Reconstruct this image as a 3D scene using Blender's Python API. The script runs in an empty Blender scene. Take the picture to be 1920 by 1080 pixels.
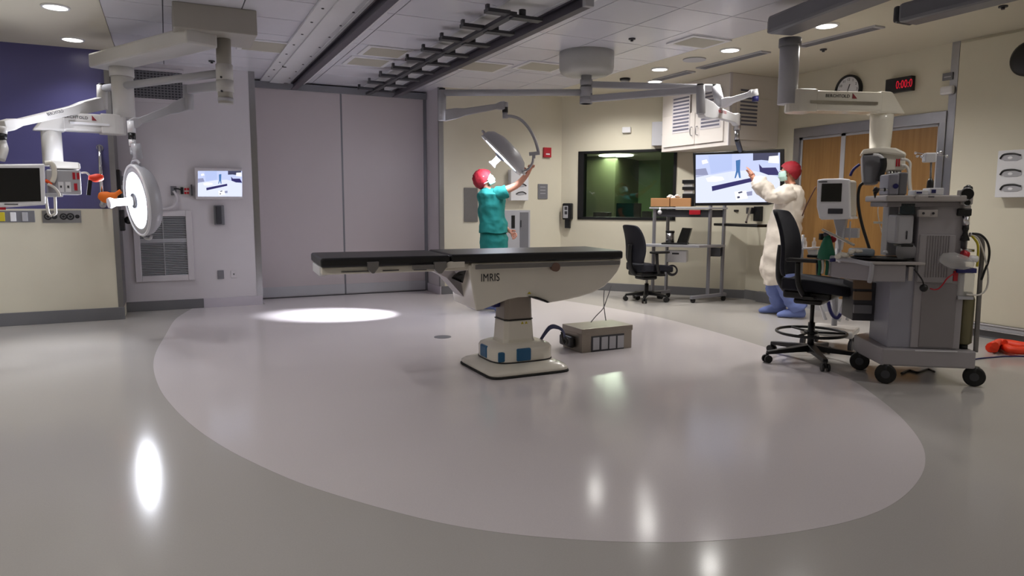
import bpy, bmesh, math, random
from mathutils import Vector, Matrix, Quaternion
random.seed(7)
SC = bpy.context.scene
COL = SC.collection
PI = math.pi
V = Vector

# ---------------------------------------------------------------- camera
H = 1.3; FPX = 1309.8; YAW, PIT, ROL = 0.4565, 0.11746, 0.00309
Fv = V((math.sin(YAW)*math.cos(PIT), math.cos(YAW)*math.cos(PIT), -math.sin(PIT)))
R0 = V((math.cos(YAW), -math.sin(YAW), 0)); U0 = R0.cross(Fv)
Rv = R0*math.cos(ROL)+U0*math.sin(ROL); Uv = -R0*math.sin(ROL)+U0*math.cos(ROL)
cam = bpy.data.cameras.new('camera'); cam.sensor_width = 36; cam.lens = FPX*36/1920; cam.clip_end = 100
co = bpy.data.objects.new('camera', cam); COL.objects.link(co)
m = Matrix.Identity(4)
for i in range(3): m[i][0], m[i][1], m[i][2] = Rv[i], Uv[i], -Fv[i]
m.translation = V((0, 0, H)); co.matrix_world = m; SC.camera = co
SC.view_settings.view_transform = 'Standard'; SC.view_settings.look = 'None'
SC.view_settings.gamma = 1; SC.view_settings.use_curve_mapping = False

def ray(x, y): return Fv+Rv*((x-960)/FPX)+Uv*((540-y)/FPX)
def at(x, y, X=None, Y=None, Z=None, D=None):
    """survey a photo measurement onto a known plane of the room (or a ground distance D)"""
    d = ray(x, y)
    t = X/d.x if X is not None else Y/d.y if Y is not None else (Z-H)/d.z if Z is not None else D/math.hypot(d.x, d.y)
    return V((d.x*t, d.y*t, H+d.z*t))

# ---------------------------------------------------------------- materials
def lin(c): return tuple(((v/255)/12.92 if v <= 10 else ((v/255+0.055)/1.055)**2.4) for v in c)
MATS = {}
def mat(name, rgb, rough=.5, metal=0, emit=0, var=.04, scale=6, spec=.5, coat=0, bump=0, alpha=1, trans=0, bscale=80):
    if name in MATS: return MATS[name]
    m = bpy.data.materials.new(name); m.use_nodes = True; nt = m.node_tree; b = nt.nodes['Principled BSDF']
    c = lin(rgb); b.inputs['Base Color'].default_value = (*c, 1)
    b.inputs['Roughness'].default_value = rough; b.inputs['Metallic'].default_value = metal
    b.inputs['Specular IOR Level'].default_value = spec
    if coat: b.inputs['Coat Weight'].default_value = coat; b.inputs['Coat Roughness'].default_value = .05
    if alpha < 1: b.inputs['Alpha'].default_value = alpha
    if trans: b.inputs['Transmission Weight'].default_value = trans
    tc = nt.nodes.new('ShaderNodeTexCoord'); n = nt.nodes.new('ShaderNodeTexNoise'); n.inputs['Scale'].default_value = scale
    nt.links.new(tc.outputs['Object'], n.inputs['Vector'])
    if emit:
        b.inputs['Emission Color'].default_value = (*c, 1); b.inputs['Emission Strength'].default_value = emit
    if var:
        mr = nt.nodes.new('ShaderNodeMapRange'); mr.inputs[3].default_value = 1-var; mr.inputs[4].default_value = 1+var
        nt.links.new(n.outputs['Fac'], mr.inputs[0])
        mx = nt.nodes.new('ShaderNodeMix'); mx.data_type = 'RGBA'; mx.blend_type = 'MULTIPLY'; mx.inputs[0].default_value = 1
        mx.inputs[6].default_value = (*c, 1); nt.links.new(mr.outputs[0], mx.inputs[7])
        nt.links.new(mx.outputs[2], b.inputs['Base Color'])
    if bump:
        n2 = nt.nodes.new('ShaderNodeTexNoise'); n2.inputs['Scale'].default_value = bscale; nt.links.new(tc.outputs['Object'], n2.inputs['Vector'])
        bp = nt.nodes.new('ShaderNodeBump'); bp.inputs['Strength'].default_value = bump; bp.inputs['Distance'].default_value = .01
        nt.links.new(n2.outputs['Fac'], bp.inputs['Height']); nt.links.new(bp.outputs[0], b.inputs['Normal'])
    MATS[name] = m; return m
def wood(name, rgb, rgb2):
    m = mat(name, rgb, .35, var=0); nt = m.node_tree; b = nt.nodes['Principled BSDF']
    tc = nt.nodes.new('ShaderNodeTexCoord'); mp = nt.nodes.new('ShaderNodeMapping'); mp.inputs['Scale'].default_value = (14, 14, .7)
    n = nt.nodes.new('ShaderNodeTexNoise'); n.inputs['Scale'].default_value = 2; n.inputs['Detail'].default_value = 6
    r = nt.nodes.new('ShaderNodeValToRGB'); r.color_ramp.elements[0].color = (*lin(rgb2), 1); r.color_ramp.elements[1].color = (*lin(rgb), 1)
    r.color_ramp.elements[0].position = .3; r.color_ramp.elements[1].position = .7
    nt.links.new(tc.outputs['Object'], mp.inputs[0]); nt.links.new(mp.outputs[0], n.inputs['Vector']); nt.links.new(n.outputs['Fac'], r.inputs[0])
    nt.links.new(r.outputs[0], b.inputs['Base Color']); return m

M_beige = mat('beige_wall_paint', (215, 209, 190), .55, var=.02)
M_mauve = mat('pale_mauve_panel', (188, 179, 182), .45, var=.03, scale=2)
M_lav = mat('pale_lavender_paint', (210, 205, 210), .5, var=.02)
M_purple = mat('deep_purple_paint', (84, 82, 130), .3, var=.03, scale=2)
M_ceil = mat('ceiling_panel_white', (226, 226, 236), .22, var=.02)
M_gyp = mat('ceiling_cream_paint', (216, 210, 192), .5, var=.02)
M_grid = mat('ceiling_grid_joint', (70, 70, 82), .5, var=0)
M_base = mat('grey_base_moulding', (112, 112, 116), .4)
M_baselt = mat('pale_base_moulding', (196, 190, 200), .3)
M_steel = mat('brushed_steel', (168, 168, 172), .28, 1, var=.05, scale=20)
M_dsteel = mat('dull_steel', (132, 130, 130), .42, .8, var=.06, scale=20)
M_chrome = mat('chrome', (225, 225, 230), .08, 1, var=0)
M_white = mat('white_enamel', (230, 230, 234), .3)
M_cream = mat('cream_enamel', (228, 223, 210), .25, coat=.4)
M_offw = mat('warm_white_plastic', (206, 204, 202), .38)
M_lgrey = mat('light_grey_enamel', (176, 176, 182), .35)
M_grey = mat('mid_grey_plastic', (116, 116, 122), .4)
M_dgrey = mat('dark_grey_plastic', (58, 58, 64), .45)
M_black = mat('black_plastic', (16, 16, 19), .4)
M_rubber = mat('black_rubber', (20, 20, 20), .65)
M_leath = mat('black_vinyl_pad', (17, 17, 21), .38, bump=.05)
M_fabric = mat('black_woven_fabric', (26, 27, 38), .85, bump=.3, bscale=300)
M_red = mat('red_plastic', (178, 22, 40), .4)
M_orange = mat('orange_fabric', (238, 84, 20), .6)
M_orange3 = mat('bright_orange_fabric', (250, 126, 32), .6)
M_orange2 = mat('orange_red_vinyl', (236, 62, 24), .5)
M_wood = wood('maple_door_veneer', (152, 114, 66), (134, 97, 52))
M_card = mat('brown_cardboard', (192, 142, 96), .8)
M_paper = mat('white_paper', (226, 224, 222), .8)
M_teal = mat('teal_scrub_cotton', (20, 124, 118), .85, bump=.25, bscale=25)
M_gown = mat('white_gown_fabric', (232, 222, 210), .85, bump=.35, bscale=18)
M_blue = mat('blue_shoe_cover', (116, 132, 190), .75, bump=.3, bscale=22)
M_skin = mat('skin', (206, 142, 116), .5, var=.06)
M_cap = mat('red_bouffant_cap', (150, 22, 38), .7, bump=.4, bscale=40)
M_mask = mat('pale_green_mask', (190, 226, 216), .75)
M_tblue = mat('petrol_blue_panel', (28, 92, 134), .35)
M_gplast = mat('dark_green_rubber', (20, 104, 76), .5)
M_yellow = mat('yellow_sticker', (196, 180, 40), .5)
M_navy = mat('navy_trim', (34, 34, 100), .5)
M_cable = mat('white_cable', (216, 212, 206), .5)
M_bcable = mat('blue_grey_cable', (70, 76, 112), .5)
M_cyl = mat('olive_green_cylinder', (118, 112, 84), .35, .3)
M_amber = mat('amber_bag', (150, 132, 60), .5)
M_clear = mat('clear_plastic', (225, 225, 225), .12, alpha=.35)
M_glassy = bpy.data.materials.new('window_glass'); M_glassy.use_nodes = True
_nt = M_glassy.node_tree; _nt.nodes.clear(); _o = _nt.nodes.new('ShaderNodeOutputMaterial'); _mx = _nt.nodes.new('ShaderNodeMixShader'); _f = _nt.nodes.new('ShaderNodeFresnel'); _f.inputs[0].default_value = 1.5
_t = _nt.nodes.new('ShaderNodeBsdfTransparent'); _t.inputs[0].default_value = (.86, .92, .86, 1); _g = _nt.nodes.new('ShaderNodeBsdfGlossy'); _g.inputs['Roughness'].default_value = .01
_nt.links.new(_f.outputs[0], _mx.inputs[0]); _nt.links.new(_t.outputs[0], _mx.inputs[1]); _nt.links.new(_g.outputs[0], _mx.inputs[2]); _nt.links.new(_mx.outputs[0], _o.inputs[0])
M_led = mat('lamp_face_lit', (236, 242, 255), .4, emit=5, var=0)
M_dl = mat('downlight_lens_lit', (255, 248, 238), .4, emit=7, var=0)
M_redled = mat('red_led_segment', (190, 10, 40), .4, emit=.6, var=0)
M_screen = mat('dark_screen_glass', (20, 21, 24), .15)
M_tealscr = mat('dark_teal_screen', (14, 34, 44), .15)
M_tape = mat('dark_text_ink', (40, 40, 46), .6, var=0)
M_ink = mat('logo_red_ink', (130, 30, 40), .6, var=0)

def floor_mat(name, rgb, rough):
    m = mat(name, rgb, rough, var=0, spec=.11); nt = m.node_tree; b = nt.nodes['Principled BSDF']
    tc = nt.nodes.new('ShaderNodeTexCoord')
    n = nt.nodes.new('ShaderNodeTexNoise'); n.inputs['Scale'].default_value = 1.3; n.inputs['Detail'].default_value = 5
    n3 = nt.nodes.new('ShaderNodeTexNoise'); n3.inputs['Scale'].default_value = 160; n3.inputs['Detail'].default_value = 2
    nt.links.new(tc.outputs['Object'], n.inputs['Vector']); nt.links.new(tc.outputs['Object'], n3.inputs['Vector'])
    r = nt.nodes.new('ShaderNodeMapRange'); r.inputs[3].default_value = rough-.02; r.inputs[4].default_value = rough+.03
    nt.links.new(n.outputs['Fac'], r.inputs[0]); nt.links.new(r.outputs[0], b.inputs['Roughness'])
    mr = nt.nodes.new('ShaderNodeMapRange'); mr.inputs[3].default_value = .93; mr.inputs[4].default_value = 1.05
    nt.links.new(n3.outputs['Fac'], mr.inputs[0])
    mx = nt.nodes.new('ShaderNodeMix'); mx.data_type = 'RGBA'; mx.blend_type = 'MULTIPLY'; mx.inputs[0].default_value = 1
    mx.inputs[6].default_value = (*lin(rgb), 1); nt.links.new(mr.outputs[0], mx.inputs[7]); nt.links.new(mx.outputs[2], b.inputs['Base Color'])
    bp = nt.nodes.new('ShaderNodeBump'); bp.inputs['Strength'].default_value = .01; bp.inputs['Distance'].default_value = .01
    nt.links.new(n.outputs['Fac'], bp.inputs['Height']); nt.links.new(bp.outputs[0], b.inputs['Normal'])
    return m
M_floor = floor_mat('taupe_sheet_vinyl', (184, 180, 176), .14)
M_inlay = floor_mat('pale_inlay_vinyl', (216, 209, 211), .14)

# ---------------------------------------------------------------- mesh building
class MB:
    def __init__(s): s.bm = bmesh.new(); s.mats = [None]; s.cur = 0
    def use(s, m):
        if m not in s.mats: s.mats.append(m)
        s.cur = s.mats.index(m); return s
    def _faces(s, vs, fs, smooth=False):
        v = [s.bm.verts.new(p) for p in vs]
        for f in fs:
            try:
                q = s.bm.faces.new([v[i] for i in f]); q.material_index = s.cur; q.smooth = smooth
            except ValueError: pass
        return v
    def hexa(s, p):   # 8 points: bottom 4 ccw, top 4
        return s._faces(p, [(3, 2, 1, 0), (4, 5, 6, 7), (0, 1, 5, 4), (1, 2, 6, 5), (2, 3, 7, 6), (3, 0, 4, 7)])
    def box(s, a, b):
        x0, y0, z0 = (min(a[i], b[i]) for i in range(3)); x1, y1, z1 = (max(a[i], b[i]) for i in range(3))
        s.hexa([(x0, y0, z0), (x1, y0, z0), (x1, y1, z0), (x0, y1, z0), (x0, y0, z1), (x1, y0, z1), (x1, y1, z1), (x0, y1, z1)]); return s
    def obox(s, c, ax, ay, az, dx, dy, dz):   # oriented box: centre, unit axes, sizes
        c, ax, ay, az = V(c), V(ax), V(ay), V(az); P = []
        for k in (-.5, .5):
            for i, j in ((-.5, -.5), (.5, -.5), (.5, .5), (-.5, .5)): P.append(c+ax*(i*dx)+ay*(j*dy)+az*(k*dz))
        s.hexa(P); return s
    def beam(s, p0, p1, w, h, up=(0, 0, 1)):
        p0, p1 = V(p0), V(p1); d = (p1-p0); L = d.length; d.normalize(); r = d.cross(V(up)).normalized(); u = r.cross(d)
        s.obox((p0+p1)/2, d, r, u, L, w, h); return s
    def prism(s, pts, d):   # polygon points (3d) extruded by vector d
        pts = [V(p) for p in pts]; d = V(d); n = len(pts)
        s._faces(pts+[p+d for p in pts], [tuple(range(n))[::-1], tuple(range(n, 2*n))]+[(i, (i+1) % n, n+(i+1) % n, n+i) for i in range(n)]); return s
    def cyl(s, p0, p1, r, r2=None, n=20, caps=True):
        p0, p1 = V(p0), V(p1); r2 = r if r2 is None else r2
        d = (p1-p0).normalized(); a = d.orthogonal().normalized(); b = d.cross(a)
        vs = []
        for p, q in ((p0, r), (p1, r2)):
            for i in range(n):
                t = 2*PI*i/n; vs.append(p+(a*math.cos(t)+b*math.sin(t))*q)
        v = [s.bm.verts.new(p) for p in vs]
        for i in range(n):
            f = s.bm.faces.new((v[i], v[(i+1) % n], v[n+(i+1) % n], v[n+i])); f.smooth = True; f.material_index = s.cur
        if caps:
            for q in (v[:n][::-1], v[n:]):
                f = s.bm.faces.new(q); f.material_index = s.cur
        return s
    def lathe(s, c, axis, prof, n=32, cap=True):   # prof: (distance along axis, radius)
        c, ax = V(c), V(axis).normalized(); a = ax.orthogonal().normalized(); b = ax.cross(a); rings = []
        for h, r in prof:
            rings.append([s.bm.verts.new(c+ax*h+(a*math.cos(2*PI*i/n)+b*math.sin(2*PI*i/n))*max(r, 1e-4)) for i in range(n)])
        for k in range(len(rings)-1):
            for i in range(n):
                f = s.bm.faces.new((rings[k][i], rings[k][(i+1) % n], rings[k+1][(i+1) % n], rings[k+1][i])); f.smooth = True; f.material_index = s.cur
        if cap:
            f = s.bm.faces.new(rings[0][::-1]); f.material_index = s.cur
            f = s.bm.faces.new(rings[-1]); f.material_index = s.cur
        return s
    def sphere(s, c, r, sc=(1, 1, 1), n=16):
        prof = [(-r*math.cos(PI*i/n), r*math.sin(PI*i/n)) for i in range(n+1)]
        c = V(c); v0 = len(s.bm.verts); s.lathe((0, 0, 0), (0, 0, 1), prof, n=2*n, cap=False)
        s.bm.verts.ensure_lookup_table()
        for v in s.bm.verts[v0:]: v.co = V((v.co.x*sc[0], v.co.y*sc[1], v.co.z*sc[2]))+c
        return s
    def tube(s, pts, r, n=10, smooth=True, sub=6):
        pts = [V(p) for p in pts]
        if smooth and len(pts) > 2:
            out = []
            for i in range(len(pts)-1):
                p0 = pts[max(i-1, 0)]; p1 = pts[i]; p2 = pts[i+1]; p3 = pts[min(i+2, len(pts)-1)]
                for k in range(sub):
                    t = k/sub; out.append(.5*((2*p1)+(p2-p0)*t+(2*p0-5*p1+4*p2-p3)*t*t+(3*p1-p0-3*p2+p3)*t**3))
            out.append(pts[-1]); pts = out
        rr = r if callable(r) else (lambda t: r)
        prev = None; rings = []
        for i, p in enumerate(pts):
            d = (pts[min(i+1, len(pts)-1)]-pts[max(i-1, 0)]).normalized()
            if prev is None: a = d.orthogonal().normalized()
            else:
                a = prev-d*prev.dot(d); a = a.normalized() if a.length > 1e-5 else d.orthogonal().normalized()
            prev = a; b = d.cross(a); q = rr(i/(len(pts)-1))
            rings.append([s.bm.verts.new(p+(a*math.cos(2*PI*k/n)+b*math.sin(2*PI*k/n))*q) for k in range(n)])
        for k in range(len(rings)-1):
            for i in range(n):
                f = s.bm.faces.new((rings[k][i], rings[k][(i+1) % n], rings[k+1][(i+1) % n], rings[k+1][i])); f.smooth = True; f.material_index = s.cur
        for q in (rings[0][::-1], rings[-1]):
            f = s.bm.faces.new(q); f.material_index = s.cur
        return s
    def torus(s, c, axis, R, r, n=32, k=8, a0=0, a1=2*PI):
        c, ax = V(c), V(axis).normalized(); a = ax.orthogonal().normalized(); b = ax.cross(a)
        full = abs(a1-a0-2*PI) < 1e-4; m = n if full else n+1; rings = []
        for i in range(m):
            t = a0+(a1-a0)*i/n; d = a*math.cos(t)+b*math.sin(t)
            rings.append([s.bm.verts.new(c+d*(R+r*math.cos(2*PI*j/k))+ax*(r*math.sin(2*PI*j/k))) for j in range(k)])
        for i in range(n):
            p, q = rings[i], rings[(i+1) % m]
            for j in range(k):
                f = s.bm.faces.new((p[j], p[(j+1) % k], q[(j+1) % k], q[j])); f.smooth = True; f.material_index = s.cur
        return s
    def build(s, name, m, parent=None, bevel=0, seg=2, local=False, smooth_angle=None, sub=0):
        bmesh.ops.recalc_face_normals(s.bm, faces=s.bm.faces)
        me = bpy.data.meshes.new(name)
        if parent is not None and not local:
            s.bm.transform(WM[parent.name].inverted())
        s.bm.to_mesh(me); s.bm.free()
        if smooth_angle:
            me.shade_smooth(); me.set_sharp_from_angle(angle=math.radians(smooth_angle))
        for q in s.mats: me.materials.append(q or m)
        o = bpy.data.objects.new(name, me); COL.objects.link(o)
        if parent is not None: o.parent = parent; WM[o.name] = WM[parent.name].copy()
        else: WM[o.name] = Matrix.Identity(4)
        if bevel:
            b = o.modifiers.new('bevel', 'BEVEL'); b.width = bevel; b.segments = seg; b.limit_method = 'ANGLE'; b.angle_limit = math.radians(40)
        if sub:
            q = o.modifiers.new('sub', 'SUBSURF'); q.levels = sub; q.render_levels = sub
        return o
WM = {}
def tag(o, label=None, cat=None, group=None, kind=None):
    if label: o['label'] = label
    if cat: o['category'] = cat
    if group: o['group'] = group
    if kind: o['kind'] = kind
    return o
def thing(name, label, cat, loc=(0, 0, 0), rz=0, group=None, mw=None):
    o = bpy.data.objects.new(name, None); COL.objects.link(o); o.empty_display_size = .1
    o.location = loc; o.rotation_euler = (0, 0, rz)
    WM[o.name] = mw if mw is not None else Matrix.Translation(V(loc)) @ Matrix.Rotation(rz, 4, 'Z')
    if mw is not None: o.matrix_world = mw
    return tag(o, label, cat, group)
def struct(o, name=None): o['kind'] = 'structure'; return o
def solo(o, label, cat, group=None):
    """a thing that is one mesh: move its origin to the middle of its foot"""
    me = o.data; xs = [v.co for v in me.vertices]
    c = V(((min(v.x for v in xs)+max(v.x for v in xs))/2, (min(v.y for v in xs)+max(v.y for v in xs))/2, min(v.z for v in xs)))
    me.transform(Matrix.Translation(-c)); o.location = c; WM[o.name] = Matrix.Translation(c)
    return tag(o, label, cat, group)
KIDS = {}
def copy_tree(o, parent=None):
    c = o.copy(); COL.objects.link(c); c.parent = parent
    for ch in [x for x in COL.objects if x.parent == o]: copy_tree(ch, c)
    return c

class Frame:
    """a vertical reference plane: origin, direction along it; b = distance behind it"""
    def __init__(s, O, ang): s.O = V((O[0], O[1], 0)); s.a = V((math.cos(ang), math.sin(ang), 0)); s.b = V((-math.sin(ang), math.cos(ang), 0)); s.ang = ang
    def P(s, a, b, z): return s.O+s.a*a+s.b*b+V((0, 0, z))
    def px(s, x, y, b=0):
        d = ray(x, y); q = s.O+s.b*b; t = q.dot(s.b)/d.dot(s.b); p = V((0, 0, H))+d*t
        return (p-s.O).dot(s.a), p.z
    def w(s, x, y, b=0): a, z = s.px(x, y, b); return s.P(a, b, z)
    def lbox(s, mb, a0, a1, b0, b1, z0, z1):
        mb.hexa([s.P(a0, b0, z0), s.P(a1, b0, z0), s.P(a1, b1, z0), s.P(a0, b1, z0), s.P(a0, b0, z1), s.P(a1, b0, z1), s.P(a1, b1, z1), s.P(a0, b1, z1)]); return mb
    def box(s, mb, x0, y0, x1, y1, b0, b1, ref=None):
        ref = b0 if ref is None else ref; xm, ym = (x0+x1)/2, (y0+y1)/2
        a0 = s.px(x0, ym, ref)[0]; a1 = s.px(x1, ym, ref)[0]; zt = s.px(xm, y0, ref)[1]; zb = s.px(xm, y1, ref)[1]
        return s.lbox(mb, a0, a1, b0, b1, zb, zt)

def text(s, name, m, parent, O, right, up, size, ext=.001, align='CENTER', font_scale=1):
    cu = bpy.data.curves.new(name, 'FONT'); cu.body = s; cu.size = size; cu.align_x = align; cu.align_y = 'CENTER'; cu.extrude = ext; cu.space_character = 1.05
    tmp = bpy.data.objects.new(name+'_tmp', cu); COL.objects.link(tmp)
    dg = bpy.context.evaluated_depsgraph_get(); me = bpy.data.meshes.new_from_object(tmp.evaluated_get(dg))
    bpy.data.objects.remove(tmp); bpy.data.curves.remove(cu)
    r, u = V(right).normalized(), V(up).normalized(); n = r.cross(u); M4 = Matrix.Identity(4)
    for i in range(3): M4[i][0], M4[i][1], M4[i][2] = r[i]*font_scale, u[i], n[i]
    M4.translation = V(O); me.transform(M4)
    if parent is not None: me.transform(WM[parent.name].inverted())
    me.materials.clear(); me.materials.append(m)
    me.name = name; o = bpy.data.objects.new(name, me); COL.objects.link(o)
    if parent is not None: o.parent = parent; WM[o.name] = WM[parent.name].copy()
    return o
# ================================================================ ROOM
CZ = 2.97                                  # ceiling height
YL, YB, YD = 9.05, 9.6, 10.15              # left wall, back wall, sliding-door plane
XR = 7.3; YN = -3.4; XW = -3.6             # right wall, wall behind the camera, far left wall
CA, CB = V((5.57, 9.6, 0)), V((7.3, 7.37, 0))   # chamfered corner wall
C_ang = math.atan2(CB.y-CA.y, CB.x-CA.x); FC = Frame(CA, C_ang); CL = (CB-CA).length

# floor with the oval inlay set flush into it
ov = [(0.3, 9.85), (0.12, 9.2), (0.01, 8.65), (-.08, 7.67), (-.15, 6.85), (-.16, 6.18), (-.11, 5.46), (-.03, 4.92), (.08, 4.40), (.21, 3.96), (.34, 3.62), (.49, 3.29), (.64, 3.03), (.8, 2.79), (.96, 2.58), (1.13, 2.41), (1.31, 2.27), (1.53, 2.13), (1.78, 2.01), (2.04, 1.93), (2.32, 1.88), (2.58, 1.87), (2.84, 1.91), (3.13, 2.01), (3.42, 2.16), (3.71, 2.38), (4.04, 2.73), (4.34, 3.13), (4.59, 3.54), (4.78, 4.15), (4.93, 4.73), (5.03, 5.3), (5.09, 5.86), (5.13, 6.4), (5.1, 6.96), (4.93, 7.96), (4.6, 9.0), (4.25, 9.6)]
mb = MB(); mb.use(M_floor); mb.box((XW, YN, -.12), (XR+.25, 10.5, 0))
mb.use(M_inlay)
pts = [V((x, y, 0)) for x, y in ov]; out = []
for i in range(len(pts)-1):
    p0, p1, p2, p3 = pts[max(i-1, 0)], pts[i], pts[i+1], pts[min(i+2, len(pts)-1)]
    for k in range(5):
        t = k/5; out.append(.5*((2*p1)+(p2-p0)*t+(2*p0-5*p1+4*p2-p3)*t*t+(3*p1-p0-3*p2+p3)*t**3))
out.append(pts[-1]); out += [V((3.55, 9.6, 0)), V((3.55, 10.15, 0)), V((1.1, 10.15, 0)), V((1.1, 9.6, 0)), V((.3, 9.6, 0))]
mb.prism([p+V((0, 0, .0004)) for p in out if True], (0, 0, .0006))
struct(mb.build('floor', M_floor))

def wallbox(name, boxes, m, bevel=0):
    mb = MB()
    for b in boxes:
        if len(b) == 3: mb.use(b[2])
        else: mb.use(m)
        mb.box(b[0], b[1])
    return struct(mb.build(name, m, bevel=bevel))
xe = -.50     # right end of the left wall
wallbox('wall_left', [((XW, YL, 1.25), (xe, YL+.6, CZ+.1), M_purple), ((XW, YL-.03, 0), (xe, YL+.6, 1.25), M_beige)], M_purple)
wallbox('wall_back', [((xe, YB, 0), (1.07, YB+.75, CZ+.1)), ((1.07, YD+.1, 0), (3.55, YD+.2, CZ+.1), M_mauve), ((3.55, YB, 0), (CA.x+.1, YD+.2, CZ+.1), M_beige)], M_lav)
# pilaster face beside the sliding doors is the pale return of wall_back
wallbox('wall_return', [((3.548, YB-.002, 0), (3.556, YD+.02, CZ)), ((3.548, YB-.003, 0), (3.60, YB+.004, CZ))], M_lav)
# chamfer wall with the window opening
a0, zt = FC.px(1085, 283); a1, _ = FC.px(1270, 281); zb = FC.px(1085, 411)[1]; zt = 2.13; zb = 1.09
mb = MB(); FC.lbox(mb, -.05, a0, 0, .14, 0, CZ+.1); FC.lbox(mb, a1, CL+.05, 0, .14, 0, CZ+.1); FC.lbox(mb, a0, a1, 0, .14, 0, zb); FC.lbox(mb, a0, a1, 0, .14, zt, CZ+.1)
struct(mb.build('wall_corner', M_beige))
wd0, wd1 = 4.67, 6.62                      # wood door opening along the right wall
wallbox('wall_right', [((XR, wd1, 0), (XR+.25, CB.y+.1, CZ+.1)), ((XR, wd0, 2.19), (XR+.25, wd1, CZ+.1)), ((XR, YN, 0), (XR+.25, wd0, CZ+.1))], M_beige)
wallbox('wall_near', [((XW, YN-.2, 0), (XR+.25, YN, CZ+.1))], M_beige)
wallbox('wall_side', [((XW-.2, YN-.2, 0), (XW, YL+.6, CZ+.1))], M_beige)
# baseboards
def bboard(name, segs, m=None):
    mb = MB()
    for s_ in segs:
        mb.use(s_[2] if len(s_) > 2 else M_base); mb.box(s_[0], s_[1])
    return struct(mb.build(name, M_base, bevel=.004))
bboard('baseboard_left', [((XW, YL-.045, 0), (xe+.012, YL-.03, .14))])
bboard('baseboard_back', [((xe, YB-.015, 0), (.36, YB, .12)), ((.36, YB-.015, 0), (1.07, YB, .12), M_baselt), ((3.56, YB-.015, 0), (CA.x, YB, .12)), ((3.535, YB-.015, 0), (3.548, YD, .12), M_baselt)])
mb = MB(); FC.lbox(mb, 0, CL, -.015, 0, 0, .12); struct(mb.build('baseboard_corner', M_base, bevel=.004))
bboard('baseboard_right', [((XR-.015, wd1+.08, 0), (XR, CB.y, .13)), ((XR-.015, YN, 0), (XR, wd0-.05, .1))])
mb = MB(); mb.box((XR-.10, wd1+.1, 0), (XR-.015, wd1+.45, .14)); struct(mb.build('trim_8', M_base, bevel=.006))
# steel corner guards
def guard(name, segs, m=None):
    mb = MB()
    for a, b in segs: mb.box(a, b)
    return struct(mb.build(name, m or M_steel))
guard('trim_1', [((xe-.05, YL-.034, 0.14), (xe+.005, YL-.028, CZ)), ((xe-.001, YL-.03, .14), (xe+.006, YB, CZ))], M_dsteel)
guard('trim_2', [((1.0, YB-.004, .12), (1.074, YB+.002, CZ)), ((1.07, YB, .12), (1.075, YB+.07, CZ))])
guard('trim_3', [((3.542, YB-.006, .12), (3.61, YB-.001, CZ)), ((3.541, YB-.005, .12), (3.546, YB+.04, CZ))])
guard('trim_4', [((XR-.006, wd0-.1, .1), (XR+.002, wd0-.02, CZ))])
# right wall sliding panel, its bottom guide rail
mb = MB(); mb.box((XR-.03, -1.0, .15), (XR-.002, wd0-.12, CZ-.03)); struct(mb.build('wall_panel', M_beige, bevel=.003))
mb = MB(); mb.use(M_chrome); mb.box((XR-.05, -1.0, .135), (XR-.01, wd0-.13, .15)); mb.use(M_lgrey); mb.box((XR-.042, -1.0, .085), (XR-.004, wd0-.13, .135)); mb.use(M_chrome); mb.box((XR-.055, -1.0, .083), (XR-.01, wd0-.13, .092))
struct(mb.build('trim_5', M_steel))
# wood door (two leaves) in a steel frame
dr = thing('door_1', None, None, (XR, (wd0+wd1)/2, 0)); struct(dr)
mb = MB(); fw = .09
mb.box((XR-.02, wd0-.02, 0), (XR+.05, wd0+.05, 2.2)); mb.box((XR-.02, wd1-.09, 0), (XR+.05, wd1+.0, 2.2)); mb.box((XR-.022, wd0-.02, 2.17), (XR+.05, wd1, 2.29))
mb.build('door_frame', M_steel, dr, bevel=.004)
ys = [wd0+.05, 5.90, wd1-.09]
for i in range(2):
    y0, y1 = ys[i], ys[i+1]
    mb = MB(); mb.box((XR+.02, y0+.03, .02), (XR+.055, y1-.03, 2.15)); d = mb.build('door_leaf', M_wood, dr)
    mb = MB(); mb.box((XR+.012, y0, 0), (XR+.06, y0+.03, 2.17)); mb.box((XR+.012, y1-.03, 0), (XR+.06, y1, 2.17)); mb.box((XR+.012, y0, 2.14), (XR+.06, y1, 2.17)); mb.box((XR+.012, y0+.03, .0), (XR+.06, y1-.03, .18))
    mb.build('leaf_edge', M_lgrey, d)
# tall sliding doors to the scanner room
dr = thing('door_2', None, None, (2.3, YD, 0)); struct(dr)
mid = at(643, 350, Y=YD).x
for x0, x1 in ((1.13, mid-.012), (mid+.012, 3.5)):
    mb = MB(); mb.box((x0, YD, .0), (x1, YD+.05, 2.88)); p = mb.build('door_panel', M_mauve, dr, bevel=.004)
    mb = MB(); mb.box((x0, YD-.006, .02), (x1, YD, .16)); mb.build('kick_plate', M_lgrey, p)
mb = MB(); mb.box((mid-.012, YD+.0, 0), (mid+.012, YD+.06, 2.88)); mb.box((3.5, YD-.01, 0), (3.548, YD+.06, 2.9)); mb.box((1.072, YD-.01, 0), (1.13, YD+.06, 2.9)); mb.build('door_jamb', M_grey, dr)
mb = MB(); mb.box((1.075, YD-.04, 2.86), (3.546, YD+.06, 2.95)); mb.build('door_track', M_grey, dr, bevel=.004)
mb = MB(); mb.box((1.13, YD-.02, 0.0), (3.5, YD+.0, .012)); mb.build('threshold', M_dgrey, dr)

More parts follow.
